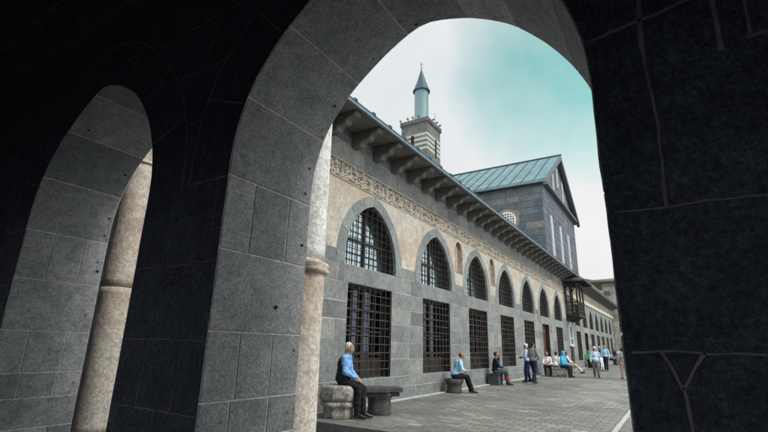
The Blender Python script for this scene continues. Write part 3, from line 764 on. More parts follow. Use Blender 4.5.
def lattice(p, q, name):
    b = MB(); p = Vector(p); q = Vector(q); d = q - p; n = max(3, int(d.length / .16))
    for zz, t in ((4.19, .07), (4.5, .05), (4.8, .05), (5.12, .09)): b.sqbar(p + Vector((0, 0, zz)), q + Vector((0, 0, zz)), .06, t)
    for k in range(n + 1):
        a = p + d * k / n; b.box(a.x - .028, a.x + .028, a.y - .028, a.y + .028, 4.145, 5.1)
        if k < n:
            c = p + d * (k + 1) / n; b.sqbar(a + Vector((0, 0, 4.19)), c + Vector((0, 0, 4.5)), .03, .03); b.sqbar(a + Vector((0, 0, 4.8)), c + Vector((0, 0, 4.5)), .03, .03)
    B(b.build(name, 'wood_and_reveal_shade', bal))
lattice((bx0, FY - .1, 0), (bx0, by, 0), 'railing'); lattice((bx0, by, 0), (bx1, by, 0), 'railing'); lattice((bx1, by, 0), (bx1, FY - .1, 0), 'railing')
b = MB(); rx0, rx1, ry = bx0 - .6, bx1 + .6, by - .75
b.add([(rx0, ry, 6.72), (rx1, ry, 6.72), (rx1, FY - .03, 6.72), (rx0, FY - .03, 6.72), (rx0, ry, 6.84), (rx1, ry, 6.84), (rx1, FY - .03, 6.84), (rx0, FY - .03, 6.84), (rx0 + .9, FY - .3, 7.17), (rx1 - .9, FY - .3, 7.17), (rx0 + .5, FY - .03, 7.17), (rx1 - .5, FY - .03, 7.17)],
      [(0, 3, 2, 1), (0, 1, 5, 4), (1, 2, 6, 5), (3, 0, 4, 7), (4, 5, 9, 8), (5, 6, 11, 9), (7, 4, 8, 10), (8, 9, 11, 10), (6, 7, 10, 11)])
B(b.build('roof', 'gable_trim', bal))
b = MB()
for k in range(9): 
    x = rx0 + .08 + (rx1 - rx0 - .16) * k / 8; b.box(x - .04, x + .04, ry + .02, FY - .05, 6.66, 6.718)
b.box(bx0 - .07, bx1 + .07, by - .08, by + .08, 6.55, 6.658); B(b.build('roof_beams', 'wood_and_reveal_shade', bal))

# ------------------------------------------------------------------ transept with gabled roof
TX0, TX1, TY, TZ, TA = 37.5, 52.3, 7.95, 15.55, 20.4; TXC = 44.9; TYB = 46
tr = empty('gabled_transept', (TX0, TY, 8)); tag(tr, 'tall blue grey stone hall with teal metal gabled roof and white lancet windows', 'building')
def T(o): o.matrix_parent_inverse = Matrix.Translation((-TX0, -TY, -8)); return o
b = MB()
def mps(u, v, h): return (TX0 - h, u, v)
def mpg(u, v, h): return (u, TY - h, v)
random.seed(33)
z = 7.6; lev = [z]
while z < TZ - .1: z += .62; lev.append(min(z, TZ))
for z0, z1 in zip(lev, lev[1:]):
    b.quad((TX0, TY, z0), (TX0, TYB, z0), (TX0, TYB, z1), (TX0, TY, z1), mi=1)
    y = TY; first = True
    while y < TYB:
        l = random.choice((.7, 1.1, 1.6, 2.0)); t = random.gauss(.35, .14)
        if z0 > 13.3: t = random.gauss(.75, .15)
        if y > 13.5: t += .2
        if random.random() < .08: t = 1
        b.patch(mps, y, min(y + l, TYB), z0, z1, gap=.018, h=.03, bev=.02, tone=min(1, max(0, t))); y += l
    b.quad((TX0, TY, z0), (TX1, TY, z0), (TX1, TY, z1), (TX0, TY, z1), mi=1)
    x = TX0
    while x < TX1:
        l = random.choice((.7, 1.1, 1.6)); b.patch(mpg, x, min(x + l, TX1), z0, z1, gap=.012, h=.02, bev=.015, tone=min(1, max(0, random.gauss(.42, .12)))); x += l
b.add([(TX0, TY, TZ), (TX1, TY, TZ), (TXC, TY, TA)], [(0, 1, 2)], .55, 0)
b.quad((TX1, TY, 7.6), (TX1, TYB, 7.6), (TX1, TYB, TZ), (TX1, TY, TZ)); b.quad((TX0, TYB, 7.6), (TX1, TYB, 7.6), (TX1, TYB, TZ), (TX0, TYB, TZ)); b.add([(TX0, TYB, TZ), (TX1, TYB, TZ), (TXC, TYB, TA)], [(0, 1, 2)])
T(b.build('wall', ['gable_side', 'mortar_dark'], tr))
# cornice round the eaves, horizontal band across the gable
b = MB(); b.box(TX0 - .40, TX0 - .035, TY - .4, TYB, TZ - .38, TZ - .02); b.box(TX0 - .40, TX1 + .40, TY - .42, TY - .03, TZ - .30, TZ - .025)
T(b.build('cornice', 'gable_trim', tr))
b = MB(); sl = (TA - TZ) / (TXC - TX0); ov = .6
for s, xe in ((-1, TX0), (1, TX1)):
    xo = xe + s * ov; zo = TZ - ov * (TA - TZ) / abs(TXC - xe)
    b.prism([(TXC, TA + .03), (xo, zo + .03), (xo, zo + .20), (TXC, TA + .22)], TY - .55, TYB + .3, lambda u, v, w_: (u, w_, v))
    n = 36
    for k in range(n + 1):
        y = TY - .50 + (TYB - TY) * k / n
        b.sqbar((xo, y, zo + .225), (TXC, y, TA + .245), .06, .07, up=(0, 0, 1), mi=1)
b.sqbar((TXC, TY - .6, TA + .27), (TXC, TYB + .3, TA + .27), .25, .1, mi=1)
T(b.build('roof', ['roof_metal', 'roof_edge'], tr))
b = MB()                                                           # raking gable boards
for s, xe in ((-1, TX0), (1, TX1)):
    xo = xe + s * ov; zo = TZ - ov * (TA - TZ) / abs(TXC - xe); b.prism([(TXC, TA - .32), (xo, zo - .27), (xo, zo + .028), (TXC, TA + .028)], TY - .54, TY - .25, lambda u, v, w_: (u, w_, v))
T(b.build('gable_board', 'gable_trim', tr))
def lancet(x, z0, z1, hw, top=None):
    b = MB(); P = arched(hw, z0, z1 - hw * 2.6, z1); b.prism([(u, v) for u, v in P], TY - .12, TY - .02, lambda u, v, w_: (x + u, w_, v)); o = T(b.build('window', 'lancet_stone', tr)); recalc(o)
    b = MB(); P = arched(hw * .45, z0 + .3, z1 - hw * 3.2, z1 - .5); b.prism([(u, v) for u, v in P], TY - .135, TY - .122, lambda u, v, w_: (x + u, w_, v)); q = b.build('pane', plain('lancet_glass', (.42, .47, .50), .4), o); recalc(q)
for x, zt in ((39.9, 12.95), (43.7, 12.85), (47.4, 12.8)): lancet(x, 8.6, zt, .36)
for x, z0, z1 in ((42.0, 16.0, 18.0), (44.2, 16.9, 19.1), (46.6, 16.0, 18.2)):
    lancet(x, z0, z1, .26)
    b = MB(); b.prism([(-.5, z1 - .55), (-.36, z1 - .55), (0, z1 + .02), (.36, z1 - .55), (.5, z1 - .55), (0, z1 + .35)], TY - .10, TY - .022, lambda u, v, w_: (x + u, w_, v)); o = T(b.build('window_hood', 'terracotta', tr)); recalc(o)
# round lattice window on the side
rw = MB(); cy, cz, rr = 11.1, 12.25, .78
n = 28
for (r0, r1, h0, mi) in ((rr + .02, rr + .30, .06, 1), (rr - .10, rr + .03, .12, 0)):
    for k in range(n):
        a, a2 = 2 * math.pi * k / n, 2 * math.pi * (k + 1) / n
        p = [(TX0 - h0, cy + r * math.cos(t), cz + r * math.sin(t)) for r, t in ((r0, a), (r1, a), (r1, a2), (r0, a2))]
        p += [(TX0, q[1], q[2]) for q in p]
        rw.add(p, [(0, 1, 2, 3), (1, 5, 6, 2), (0, 4, 7, 3)], mi=mi)
rw.add([(TX0 - .05, cy + rr * math.cos(2 * math.pi * k / n), cz + rr * math.sin(2 * math.pi * k / n)) for k in range(n)], [tuple(range(n))], mi=2)
for k in range(7):
    t = -rr + rr * 2 * (k + .5) / 7; hh = math.sqrt(max(0, rr * rr - t * t))
    rw.box(TX0 - .09, TX0 - .055, cy + t - .045, cy + t + .045, cz - hh, cz + hh); rw.box(TX0 - .115, TX0 - .092, cy - hh, cy + hh, cz + t - .045, cz + t + .045)
T(rw.build('round_window', ['white_plaster', 'terracotta', 'black'], tr))

# ------------------------------------------------------------------ minaret
mx0, mx1, my0, my1, mz = 31.63, 34.30, 16.0, 18.6, 20.95
mi_ = empty('minaret', (32.97, 17.3, 7)); tag(mi_, 'square stone minaret with white stripes and a grey cone spire behind the roof', 'minaret')
def Z(o): o.matrix_parent_inverse = Matrix.Translation((-32.97, -17.3, -7)); return o
b = MB(); z = 7
while z < 20.35:
    hgt = .225; z1 = z + hgt
    white = any(abs(z + .11 - q) < .111 for q in (18.52, 18.97, 19.42, 18.07))
    m_ = 1 if white else 0
    for (mp, a0, a1) in ((lambda u, v, h: (mx0 - h, u, v), my0, my1), (lambda u, v, h: (u, my0 - h, v), mx0, mx1)):
        x = a0
        while x < a1 - .01:
            l = random.uniform(.35, .7); e_ = x + l
            if a1 - e_ < .2: e_ = a1
            p = [mp(x, z, 0), mp(e_, z, 0), mp(e_, z1, 0), mp(x, z1, 0)]; b.quad(*p, mi=m_, tone=min(1, max(0, random.gauss(.45, .25)))); x = e_
    z = z1
zz = z
b.box(mx0 + .01, mx1 - .01, my0 + .01, my1 - .01, 7, zz)
Z(b.build('tower_wall', ['minaret_stone', 'minaret_white'], mi_))
b = MB()
k0 = .10; b.box(mx0 - .03, mx1 + .03, my0 - .03, my1 + .03, zz + .001, zz + .12, tone=.6); b.box(mx0 - k0, mx1 + k0, my0 - k0, my1 + k0, zz + .121, mz + .10, tone=.3)
for k in range(15):
    x = mx0 - k0 + (mx1 - mx0 + 2 * k0) * (k + .5) / 15; b.box(x - .05, x + .05, my0 - k0 - .05, my0 - k0 - .001, zz + .16, mz + .05, tone=.7)
    y = my0 - k0 + (my1 - my0 + 2 * k0) * (k + .5) / 15; b.box(mx0 - k0 - .05, mx0 - k0 - .001, y - .05, y + .05, zz + .16, mz + .05, tone=.7)
Z(b.build('parapet', 'minaret_stone', mi_))
for (p, ax) in (((mx0, 17.75), 0), (((mx0 + mx1) / 2 + .55, my0), 1)):
    b = MB(); P = arched(.17, 17.75, 19.25, 19.55)
    if ax == 0: b.prism(P, mx0 - .012, mx0 - .004, lambda u, v, w_: (w_, 17.45 + u, v)); Pr = arched(.36, 17.75, 19.5, 19.98)
    else: b.prism(P, my0 - .012, my0 - .004, lambda u, v, w_: (33.35 + u, w_, v))
    o = Z(b.build('arched_opening', 'black', mi_)); recalc(o)
b = MB(); sx, sy = 33.0, 17.27; b.lathe([(.70, mz - .3), (.70, mz + .25), (.665, mz + .3), (.655, 24.75), (.66, 24.8)], (sx, sy, 0), 28); Z(b.build('shaft', 'shaft_paint', mi_, True))
b = MB(); b.lathe([(.66, 24.75), (.80, 24.62), (.82, 24.70), (.76, 24.80), (.42, 25.75), (.03, 27.15)], (sx, sy, 0), 28); Z(b.build('spire', 'cone_lead', mi_, False))
b = MB(); b.bar((sx, sy, 27.1), (sx, sy, 27.9), .022, 6)
for z, r in ((27.25, .07), (27.42, .05)): b.lathe([(.01, z - r), (r * .8, z - r * .5), (r, z), (r * .8, z + r * .5), (.01, z + r)], (sx, sy, 0), 10)
for k in range(12):
    a0, a1 = R(-50 - 260 * k / 12), R(-50 - 260 * (k + 1) / 12); b.bar((sx, sy + .13 * math.cos(a0 + R(140)), 27.72 + .13 * math.sin(a0 + R(140))), (sx, sy + .13 * math.cos(a1 + R(140)), 27.72 + .13 * math.sin(a1 + R(140))), .022, 5)
Z(b.build('finial', 'cone_lead', mi_))
def horn(x, y, dx, dy):
    b = MB(); b.bar((x, y, mz + .1), (x, y, mz + .25), .03, 6); b.bar((x, y, mz + .26), (x + dx * .2, y + dy * .2, mz + .28), .05, 10, r2=.11); Z(b.build('loudspeaker', 'gable_trim', mi_))
for t in (.3, .52, .72): horn(mx0 - .02, my0 + 2.6 * t, -1, 0)
for t in (.38, .64, .88): horn(mx0 + 2.67 * t, my0 - .02, .3, -1)
horn(mx0 - .02, my1 + .02, -.7, .3)
b = MB(); b.bar((33.9, 16.3, mz), (33.9, 16.3, mz + 1.6), .018, 5); Z(b.build('antenna', 'iron', mi_))

# ------------------------------------------------------------------ end building
EX = 72.2
en = empty('end_building', (EX, 0, 0)); tag(en, 'pale limestone building with broad overhanging roof closing the far end', 'building')
def EN(o): o.matrix_parent_inverse = Matrix.Translation((-EX, 0, 0)); return o
b = MB(); random.seed(3)
def wallx(X, y0, y1, z0, z1, hgt=.8):
    b.box(X, X + 8, y0, y1, z0, z1, mi=1)
    z = z0
    while z < z1 - .05:
        zt = min(z + hgt, z1); y = y0
        while y < y1 - .05:
            l = random.uniform(.9, 1.8); ye = min(y + l, y1)
            b.patch(lambda u, v, h: (X - .002 - h, u, v), y, ye, z, zt, gap=.012, h=.03, bev=.015); y = ye
        z = zt
wallx(EX, -8, 8.0, 0, 11.0)
EN(b.build('wall', ['end_wall', 'end_wall'], en))
b = MB(); b.add([(EX - 1.5, -9.5, 11.02), (EX + 9.5, -9.5, 11.02), (EX + 9.5, 9.4, 11.02), (EX - 1.5, 9.4, 11.02), (EX - 1.5, -9.5, 11.3), (EX + 9.5, -9.5, 11.3), (EX + 9.5, 9.4, 11.3), (EX - 1.5, 9.4, 11.3), (EX + 4, -3, 12.4), (EX + 4, 3.5, 12.4)],
      [(0, 3, 2, 1), (0, 1, 5, 4), (1, 2, 6, 5), (2, 3, 7, 6), (3, 0, 4, 7), (4, 5, 8), (5, 6, 9, 8), (6, 7, 9), (7, 4, 8, 9)]); EN(b.build('roof', plain('clay_grey', (.20, .17, .155), .8), en))
for (y, z) in ((3.5, 9.2), (3.2, 3.0)):
    b = MB(); b.box(EX - .09, EX - .04, y - .5, y + .5, z - .7, z + .7); w1 = EN(b.build('window', 'white_plaster', en))
    b = MB(); b.box(EX - .10, EX - .091, y - .4, y + .4, z - .6, z + .6); EN(b.build('pane', 'glass_low', w1)); 
b = MB(); b.box(EX - .50, EX - .05, 7.0, 7.7, 9.3, 9.8); b.lathe([(.24, 0), (.24, .03)], (0, 0, 0), 16, tilt=Matrix.Rotation(R(90), 3, 'Y')); 
b.v = [(v_[0], v_[1], v_[2]) if abs(v_[0]) > 1 or abs(v_[2]) > 1 else (EX - .6 + v_[0], 7.25 + v_[1], 9.5 + v_[2]) for v_ in b.v]
EN(b.build('air_conditioner', 'ac_white', en))
# lower house wing seen between the eaves and the end building
hs_ = empty('stone_house', (EX + 12, 14, 0)); tag(hs_, 'cream rubble stone house just visible above the far eaves', 'house')
b = MB(); b.box(84, 92, 8.2, 22, 0, 12.6); q = b.build('wall', 'limestone', hs_); q.matrix_parent_inverse = Matrix.Translation((-EX - 12, -14, 0))
b = MB(); b.prism([(7.8, 12.61), (22.4, 12.61), (15, 14)], 83.6, 92.4, lambda u, v, w_: (w_, u, v)); q = b.build('roof', 'gable_trim', hs_); q.matrix_parent_inverse = Matrix.Translation((-EX - 12, -14, 0))

#@@PEOPLE
# ------------------------------------------------------------------ people
def fmat(name, c, rough=.85, var=.18, stripe=None):
    m, t, b, N = nt(name); L = t.links.new
    tc = N('ShaderNodeTexCoord'); n = N('ShaderNodeTexNoise', i_Scale=9.0, i_Detail=4.0); L(tc.outputs['Object'], n.inputs['Vector'])
    col = ramp(t, n.outputs[0], [(.3, tuple(x * (1 - var) for x in c)), (.7, tuple(min(1, x * (1 + var)) for x in c))])
    if stripe:
        wv = N('ShaderNodeTexWave', i_Scale=22.0, wave_type='BANDS', bands_direction='Y'); L(tc.outputs['Object'], wv.inputs['Vector'])
        f = ramp(t, wv.outputs[0], [(.45, (0, 0, 0)), (.6, (1, 1, 1))]); col = mixc(t, f, col, stripe)
    L(col, b.inputs['Base Color']); b.inputs['Roughness'].default_value = rough; b.inputs['Specular IOR Level'].default_value = .25
    n2 = N('ShaderNodeTexNoise', i_Scale=120.0); L(tc.outputs['Object'], n2.inputs['Vector']); bp = N('ShaderNodeBump', i_Strength=.25, i_Distance=.003); L(n2.outputs[0], bp.inputs['Height']); L(bp.outputs[0], b.inputs['Normal'])
    return m
K = dict(skin=fmat('skin_tan', (.40, .235, .165), .55), skin2=fmat('skin_brown', (.33, .18, .12), .55), white_hair=fmat('hair_white', (.62, .60, .56)), grey_hair=fmat('hair_grey', (.22, .20, .19)), dark_hair=fmat('hair_dark', (.025, .02, .018)),
         blue=fmat('shirt_blue', (.20, .40, .70)), sky=fmat('shirt_sky', (.34, .60, .76)), pale=fmat('shirt_pale', (.48, .60, .74)), stripe=fmat('shirt_stripe', (.55, .62, .75), stripe=(.22, .30, .55)),
         grey=fmat('shirt_grey', (.22, .235, .25)), cyan=fmat('shirt_cyan', (.07, .42, .66)), white=fmat('cloth_white', (.70, .70, .72)), green=fmat('cloth_green', (.03, .36, .10)), navy=fmat('cloth_navy', (.012, .017, .045)),
         black=fmat('cloth_black', (.012, .013, .016)), vest=fmat('vest_teal', (.012, .032, .038)), khaki=fmat('cloth_khaki', (.42, .37, .26)), olive=fmat('cloth_olive', (.055, .075, .075)), greyt=fmat('trousers_grey', (.13, .135, .15)),
         red=fmat('cloth_red', (.38, .05, .06)), purple=fmat('cloth_purple', (.05, .035, .14)), shoe=plain('shoe_black', (.012, .011, .011), .35), white_eye=plain('eye_white', (.7, .68, .65), .3), tan=fmat('cloth_tan', (.46, .33, .27)))
V = Vector
def rings_cap(p, r0, q, r1, n=12):
    p, q = V(p), V(q); d = q - p; l = d.length
    if l < 1e-6: d = V((0, 0, 1)); l = 1e-6
    d = d / l; a = d.orthogonal().normalized(); b = d.cross(a); vs = []; prof = []
    for k in range(1, 5): t = math.pi / 2 * k / 4; prof.append((-r0 * math.cos(t), r0 * math.sin(t)))
    for k in range(0, 4): t = math.pi / 2 * k / 4; prof.append((l + r1 * math.sin(t), r1 * math.cos(t)))
    for h, r in prof:
        for i in range(n): t = 2 * math.pi * i / n; vs.append(p + d * h + (a * math.cos(t) + b * math.sin(t)) * r)
    m = len(prof); vs.append(p - d * r0); vs.append(q + d * r1)
    fs = [(k * n + i, k * n + (i + 1) % n, (k + 1) * n + (i + 1) % n, (k + 1) * n + i) for k in range(m - 1) for i in range(n)]
    fs += [(m * n, (i + 1) % n, i) for i in range(n)] + [(m * n + 1, (m - 1) * n + i, (m - 1) * n + (i + 1) % n) for i in range(n)]
    return vs, fs
def ell(c, r, rot=None, n=14, m=9):
    vs = []; 
    for k in range(1, m):
        t = math.pi * k / m
        for i in range(n): a = 2 * math.pi * i / n; p = V((r[0] * math.sin(t) * math.cos(a), r[1] * math.sin(t) * math.sin(a), r[2] * math.cos(t))); vs.append((rot @ p if rot else p) + V(c))
    top, bot = V((0, 0, r[2])), V((0, 0, -r[2])); vs.append((rot @ top if rot else top) + V(c)); vs.append((rot @ bot if rot else bot) + V(c))
    N = len(vs); fs = [(k * n + i, (k + 1) * n + i, (k + 1) * n + (i + 1) % n, k * n + (i + 1) % n) for k in range(m - 2) for i in range(n)]
    fs += [(N - 2, i, (i + 1) % n) for i in range(n)] + [(N - 1, (m - 2) * n + (i + 1) % n, (m - 2) * n + i) for i in range(n)]
    return vs, fs
DG = None
def fused(name, prims, mat, parent, vox=.011, fold=0.0, smooth=4, cut=None):
    me = bpy.data.meshes.new(name); vs = []; fs = []
    for a, b in prims: o = len(vs); vs += [tuple(p) for p in a]; fs += [tuple(i + o for i in f) for f in b]
    me.from_pydata(vs, [], fs); o = bpy.data.objects.new(name, me); C.objects.link(o)
    md = o.modifiers.new('r', 'REMESH'); md.mode = 'VOXEL'; md.voxel_size = vox; md.use_smooth_shade = True
    if smooth: ms = o.modifiers.new('s', 'SMOOTH'); ms.factor = .5; ms.iterations = smooth
    bpy.context.view_layer.update()
    m2 = bpy.data.meshes.new_from_object(o.evaluated_get(bpy.context.evaluated_depsgraph_get())); o.modifiers.clear(); o.data = m2; m2.name = name; bpy.data.meshes.remove(me)
    if cut:
        bm = bmesh.new(); bm.from_mesh(m2); bmesh.ops.delete(bm, geom=[v for v in bm.verts if cut(v.co)], context='VERTS'); bm.to_mesh(m2); bm.free()
    if fold:
        m2.update(); nn = [v.normal.copy() for v in m2.vertices]
        for v, n in zip(m2.vertices, nn):
            c = v.co; k = noise.noise(V((c.x * 9 + c.z * 5, c.y * 9, c.z * 15))) + .6 * noise.noise(V((c.x * 22, c.y * 22 + c.z * 12, c.z * 30))); v.co = c + n * fold * k
    m2.materials.clear(); m2.materials.append(mat)
    for p in m2.polygons: p.use_smooth = True
    o.parent = parent; return o
def hand(w, d, n, side, curl=.6, s=1.0, fr=.0095):
    """w wrist, d pointing direction, n palm normal (side the fingers curl to), side +1 left / -1 right"""
    w, d, n = V(w), V(d).normalized(), V(n); n = (n - d * n.dot(d)).normalized(); sd = d.cross(n) * side
    P = []
    def box_ell(c, r):
        rot = Matrix((d, sd, n)).transposed(); return ell(c, r, rot)
    P.append(box_ell(w + d * .05 * s, (.056 * s, .043 * s, .017 * s)))
    P.append(rings_cap(w - d * .02, .024, w + d * .02, .024))
    for k, (off, l) in enumerate(((.031, .072), (.011, .080), (-.010, .075), (-.029, .058))):
        a = w + d * (.088 - .004 * abs(k - 1)) * s + sd * off * s; c = curl * (1 + .12 * k)
        d1 = (d * math.cos(c) + n * math.sin(c)); b = a + d1 * l * .5 * s; d2 = (d * math.cos(c * 2) + n * math.sin(c * 2)); e = b + d2 * l * .5 * s
        P.append(rings_cap(a, fr, b, fr * .92, 8)); P.append(rings_cap(b, fr * .92, e, fr * .8, 8))
    a = w + d * .028 * s + sd * .036 * s; b = a + (d * .7 + sd * .55 + n * .35).normalized() * .042 * s; e = b + (d * .9 + sd * .1 + n * .5).normalized() * .032 * s
    P.append(rings_cap(a, .0135, b, .011, 8)); P.append(rings_cap(b, .011, e, .009, 8)); return P
def headprims(hc, rot):
    def T(p): return V(hc) + rot @ V(p)
    P = [ell(T((-.008, 0, .030)), (.096, .076, .092), rot), ell(T((.022, 0, -.030)), (.072, .062, .085), rot), ell(T((.058, 0, -.092)), (.032, .034, .025), rot)]
    P += [rings_cap(T((.082, 0, .012)), .011, T((.106, 0, -.026)), .0135, 8), ell(T((.095, 0, -.030)), (.014, .020, .011), rot)]
    P += [ell(T((.080, 0, .030)), (.018, .050, .011), rot)]
    P += [ell(T((-.004, s * .077, .0)), (.019, .011, .032), rot) for s in (-1, 1)]
    P += [ell(T((.086, 0, -.062)), (.010, .024, .006), rot), ell(T((.083, 0, -.074)), (.010, .020, .007), rot)]
    P += [ell(T((.060, s * .042, -.022)), (.024, .020, .022), rot) for s in (-1, 1)]
    return P, T
def figure(label, loc, head, J, col, sc=1.0, vox=.012, group=None, hair='short', cap=None, sleeves='long', extra=None, hands=True, belly=0.0, skirt=False, hood=False, vest=None, look=(0, 0), hd=None, arm=1.12):
    root = empty('person', loc, R(head)); root.scale = (sc, sc, sc); tag(root, label, 'person', group)
    L_ = lambda k, s: V((J[k][0], J[k][1] * s, J[k][2])) if len(J[k]) == 3 else V(J[k][0] if s > 0 else J[k][1])
    pel, che, nek, hc = V(J['pelvis']), V(J['chest']), V(J['neck']), V(J['head'])
    rot = Matrix.Rotation(R(look[0]), 3, 'Z') @ Matrix.Rotation(R(look[1]), 3, 'Y')
    hp, T = headprims(hc, rot)
    body = list(hp) + [rings_cap(nek, .058, hc + rot @ V((-.012, 0, -.06)), .052), ell(che, (.095, .145, .19)), ell(pel, (.10, .145, .12)), rings_cap(pel, .10, che, .11)]
    shirt = [ell(che + V((0, 0, .02)), (.130 + belly * .3, .190, .21)), ell(pel + V((belly, 0, .06)), (.135 + belly, .178, .14)), rings_cap(pel + V((belly * .6, 0, .05)), .125 + belly * .4, che, .13), rings_cap(nek - V((0, 0, .03)), .066, nek + V((.004, 0, .012)), .060)]
    tro = [ell(pel, (.125, .165, .115))]; shoes = []
    for s in (1, -1):
        sh, el, wr, hi, kn, an, to = (L_(k, s) for k in ('sho', 'elb', 'wri', 'hip', 'kne', 'ank', 'toe'))
        body += [rings_cap(sh, .045, el, .036), rings_cap(el, .036, wr, .025), rings_cap(hi, .075, kn, .05), rings_cap(kn, .05, an, .036), rings_cap(an, .036, to, .028), rings_cap(nek - V((0, 0, .03)), .05, sh, .048)]
        shirt += [rings_cap(nek - V((0, 0, .05)), .062, sh, .066)]
        if sleeves == 'long': shirt += [rings_cap(sh, .066 * arm, el, .056 * arm), rings_cap(el, .056 * arm, wr + (el - wr) * .08, .038)]
        else: shirt += [rings_cap(sh, .066, sh + (el - sh) * .85, .062)]
        tro += [rings_cap(hi, .108, kn, .084), rings_cap(kn, .084, an + (kn - an) * .06, .068), rings_cap(pel, .10, hi, .10)]
        f = (to - an); f.z = 0; f.normalize(); heel = an - f * .045; heel.z = an.z - .045
        shoes = [rings_cap(heel, .042, to + f * .01, .036), rings_cap(an + V((0, 0, .0)), .044, to, .033), rings_cap(to - f * .05 + f.cross(V((0, 0, 1))) * .014, .036, to + f * .015, .034)]; fused('shoe', shoes, K[col.get('shoes', 'shoe')], root, vox, smooth=3)
        if hands:
            h = (hd or {}).get(s) or ((wr - el).normalized(), V((0, -s, -.2)), .5); body += hand(wr, h[0], h[1], s, h[2], fr=.0095 if vox < .009 else .0115)
    if skirt: tro += [rings_cap(pel, .17, (L_('kne', 1) + L_('kne', -1)) / 2, .19), rings_cap((L_('kne', 1) + L_('kne', -1)) / 2, .17, (L_('ank', 1) + L_('ank', -1)) / 2 + V((0, 0, .03)), .17)]
    fused('body', body, K[col.get('skin', 'skin')], root, vox if vox < .009 else .010, smooth=2)
    fused('shirt', shirt, K[col['shirt']], root, vox, fold=.012, smooth=5)
    fused('skirt' if skirt else 'trousers', tro, K[col['legs']], root, vox, fold=.012, smooth=5)
    if hair == 'short': fused('hair', [ell(T((-.022, 0, .040)), (.092, .080, .089), rot), ell(T((-.052, 0, -.005)), (.055, .076, .062), rot)], K[col['hair']], root, .009, fold=.004, smooth=3)
    elif hair == 'bald': fused('hair', [ell(T((-.050, 0, .000)), (.062, .080, .052), rot), ell(T((-.012, .0, -.006)), (.04, .0805, .03), rot)], K[col['hair']], root, .008, fold=.003, smooth=2)
    if hood: fused('headscarf', [ell(T((-.018, 0, .03)), (.108, .098, .112), rot), rings_cap(T((-.02, 0, -.05)), .085, V(nek) - V((0, 0, .02)), .11)], K[col['hood']], root, .010, fold=.006)
    if cap: fused('cap', [ell(T((-.014, 0, .075)), (.104, .090, .062), rot)] + ([ell(T((.085, 0, .060)), (.055, .055, .008), rot)] if cap[1] else []), K[cap[0]], root, .009, smooth=2)
    for s in (-1, 1):
        e = MB(); vs, fs = ell(T((.0845, s * .031, .010)), (.0105, .012, .0085), rot, 10, 7); e.add(vs, fs); vs, fs = ell(T((.0925, s * .031, .010)), (.0045, .0055, .0055), rot, 8, 6); e.add(vs, fs, mi=1); e.build('eye', [K['white_eye'], M['black']], root, True)
    if vest:
        P = [ell(che + V((-.006, 0, .015)), (.145, .200, .214)), ell(pel + V((belly, 0, .05)), (.147 + belly, .189, .145)), rings_cap(pel + V((0, 0, .05)), .135, che, .14)]
        for s in (1, -1): P.append(rings_cap(nek - V((.02, 0, .055)), .062, L_('sho', s) - V((.0, s * .03, .004)), .066))
        fused('waistcoat', P, K[vest], root, vox, fold=.010, cut=lambda c: c.x > che.x + .055 and abs(c.y) < .08 + max(0, (c.z - che.z)) * .25)
    if extra: extra(root, T, L_)
    return root
def sit(hs=.45, lean=.05, spread=.11, kx=.44, ax=.42, kz=None, wri=(.36, .10, None), elb=(.14, .24, None), az=.10):
    kz = kz or min(hs + .10, .53)
    cx = lean; wz = wri[2] or hs + .19; ez = elb[2] or hs + .27
    return dict(pelvis=(0, 0, hs + .11), chest=(cx, 0, hs + .40), neck=(cx * 1.5, 0, hs + .61), head=(cx * 1.9 + .02, 0, hs + .775), sho=(cx * 1.25, .175, hs + .555), elb=(elb[0], elb[1], ez), wri=(wri[0], wri[1], wz), hip=(.02, .09, hs + .09), kne=(kx, spread, kz), ank=(ax, spread, az), toe=(ax + .16, spread + .02, .04))
def stand(stride=.0, lean=.0):
    return dict(pelvis=(0, 0, .95), chest=(lean * .6, 0, 1.24), neck=(lean, 0, 1.47), head=(lean * 1.2 + .015, 0, 1.63), sho=(lean, .185, 1.41),
                elb=((-.02 - stride * .25, .25, 1.13), (-.02 + stride * .25, -.25, 1.13)), wri=((.05 - stride * .3, .26, .88), (.05 + stride * .35, -.26, .89)), hip=(0, .09, .91),
                kne=((.03 + stride * .42, .10, .50), (.03 - stride * .20, -.10, .49)), ank=((stride * .55, .10, .09), (-stride * .62, -.10, .09 + abs(stride) * .16)), toe=((stride * .55 + .16, .12, .04), (-stride * .62 + .15, -.12, .04 + abs(stride) * .03)))
# seat stones
def drum(name, x, y, prof, label, mat, rot=0, group=None, n=28, jit=.05, cat='stone seat'):
    o = MB(); o.lathe(prof, (0, 0, 0), n, jit=jit); q = o.build(name, mat, None, False); 
    for p in q.data.polygons: p.use_smooth = len(p.vertices) == 4
    q.location = (x, y, 0); q.rotation_euler = (0, 0, R(rot)); tag(q, label, cat, group); return q
# big weathered capital used as a seat: wide worn upper drum over a groove and a narrower foot
sr = MB(); random.seed(4)
def rough_ring(prof, n, c, amp, sq, top_tilt=0):
    vs = []
    for k, (r, z) in enumerate(prof):
        for i in range(n):
            a = 2 * math.pi * i / n; oct_ = 1 / max(abs(math.cos((a % (math.pi / 4)) - math.pi / 8)), .2) * .955
            rr = r * (1 + (oct_ - 1) * sq) * (1 + amp * noise.noise(V((math.cos(a) * 2.1, math.sin(a) * 2.1, z * 4.3))) + amp * .5 * noise.noise(V((math.cos(a) * 6, math.sin(a) * 6, z * 11))))
            vs.append((c[0] + rr * math.cos(a), c[1] + rr * math.sin(a), c[2] + z + top_tilt * rr * math.cos(a) * (z > .3) + .006 * noise.noise(V((rr * 9, a * 2, z)))))
    fs = [(k * n + i, k * n + (i + 1) % n, (k + 1) * n + (i + 1) % n, (k + 1) * n + i) for k in range(len(prof) - 1) for i in range(n)]
    return vs, fs + [tuple(range((len(prof) - 1) * n, len(prof) * n))]
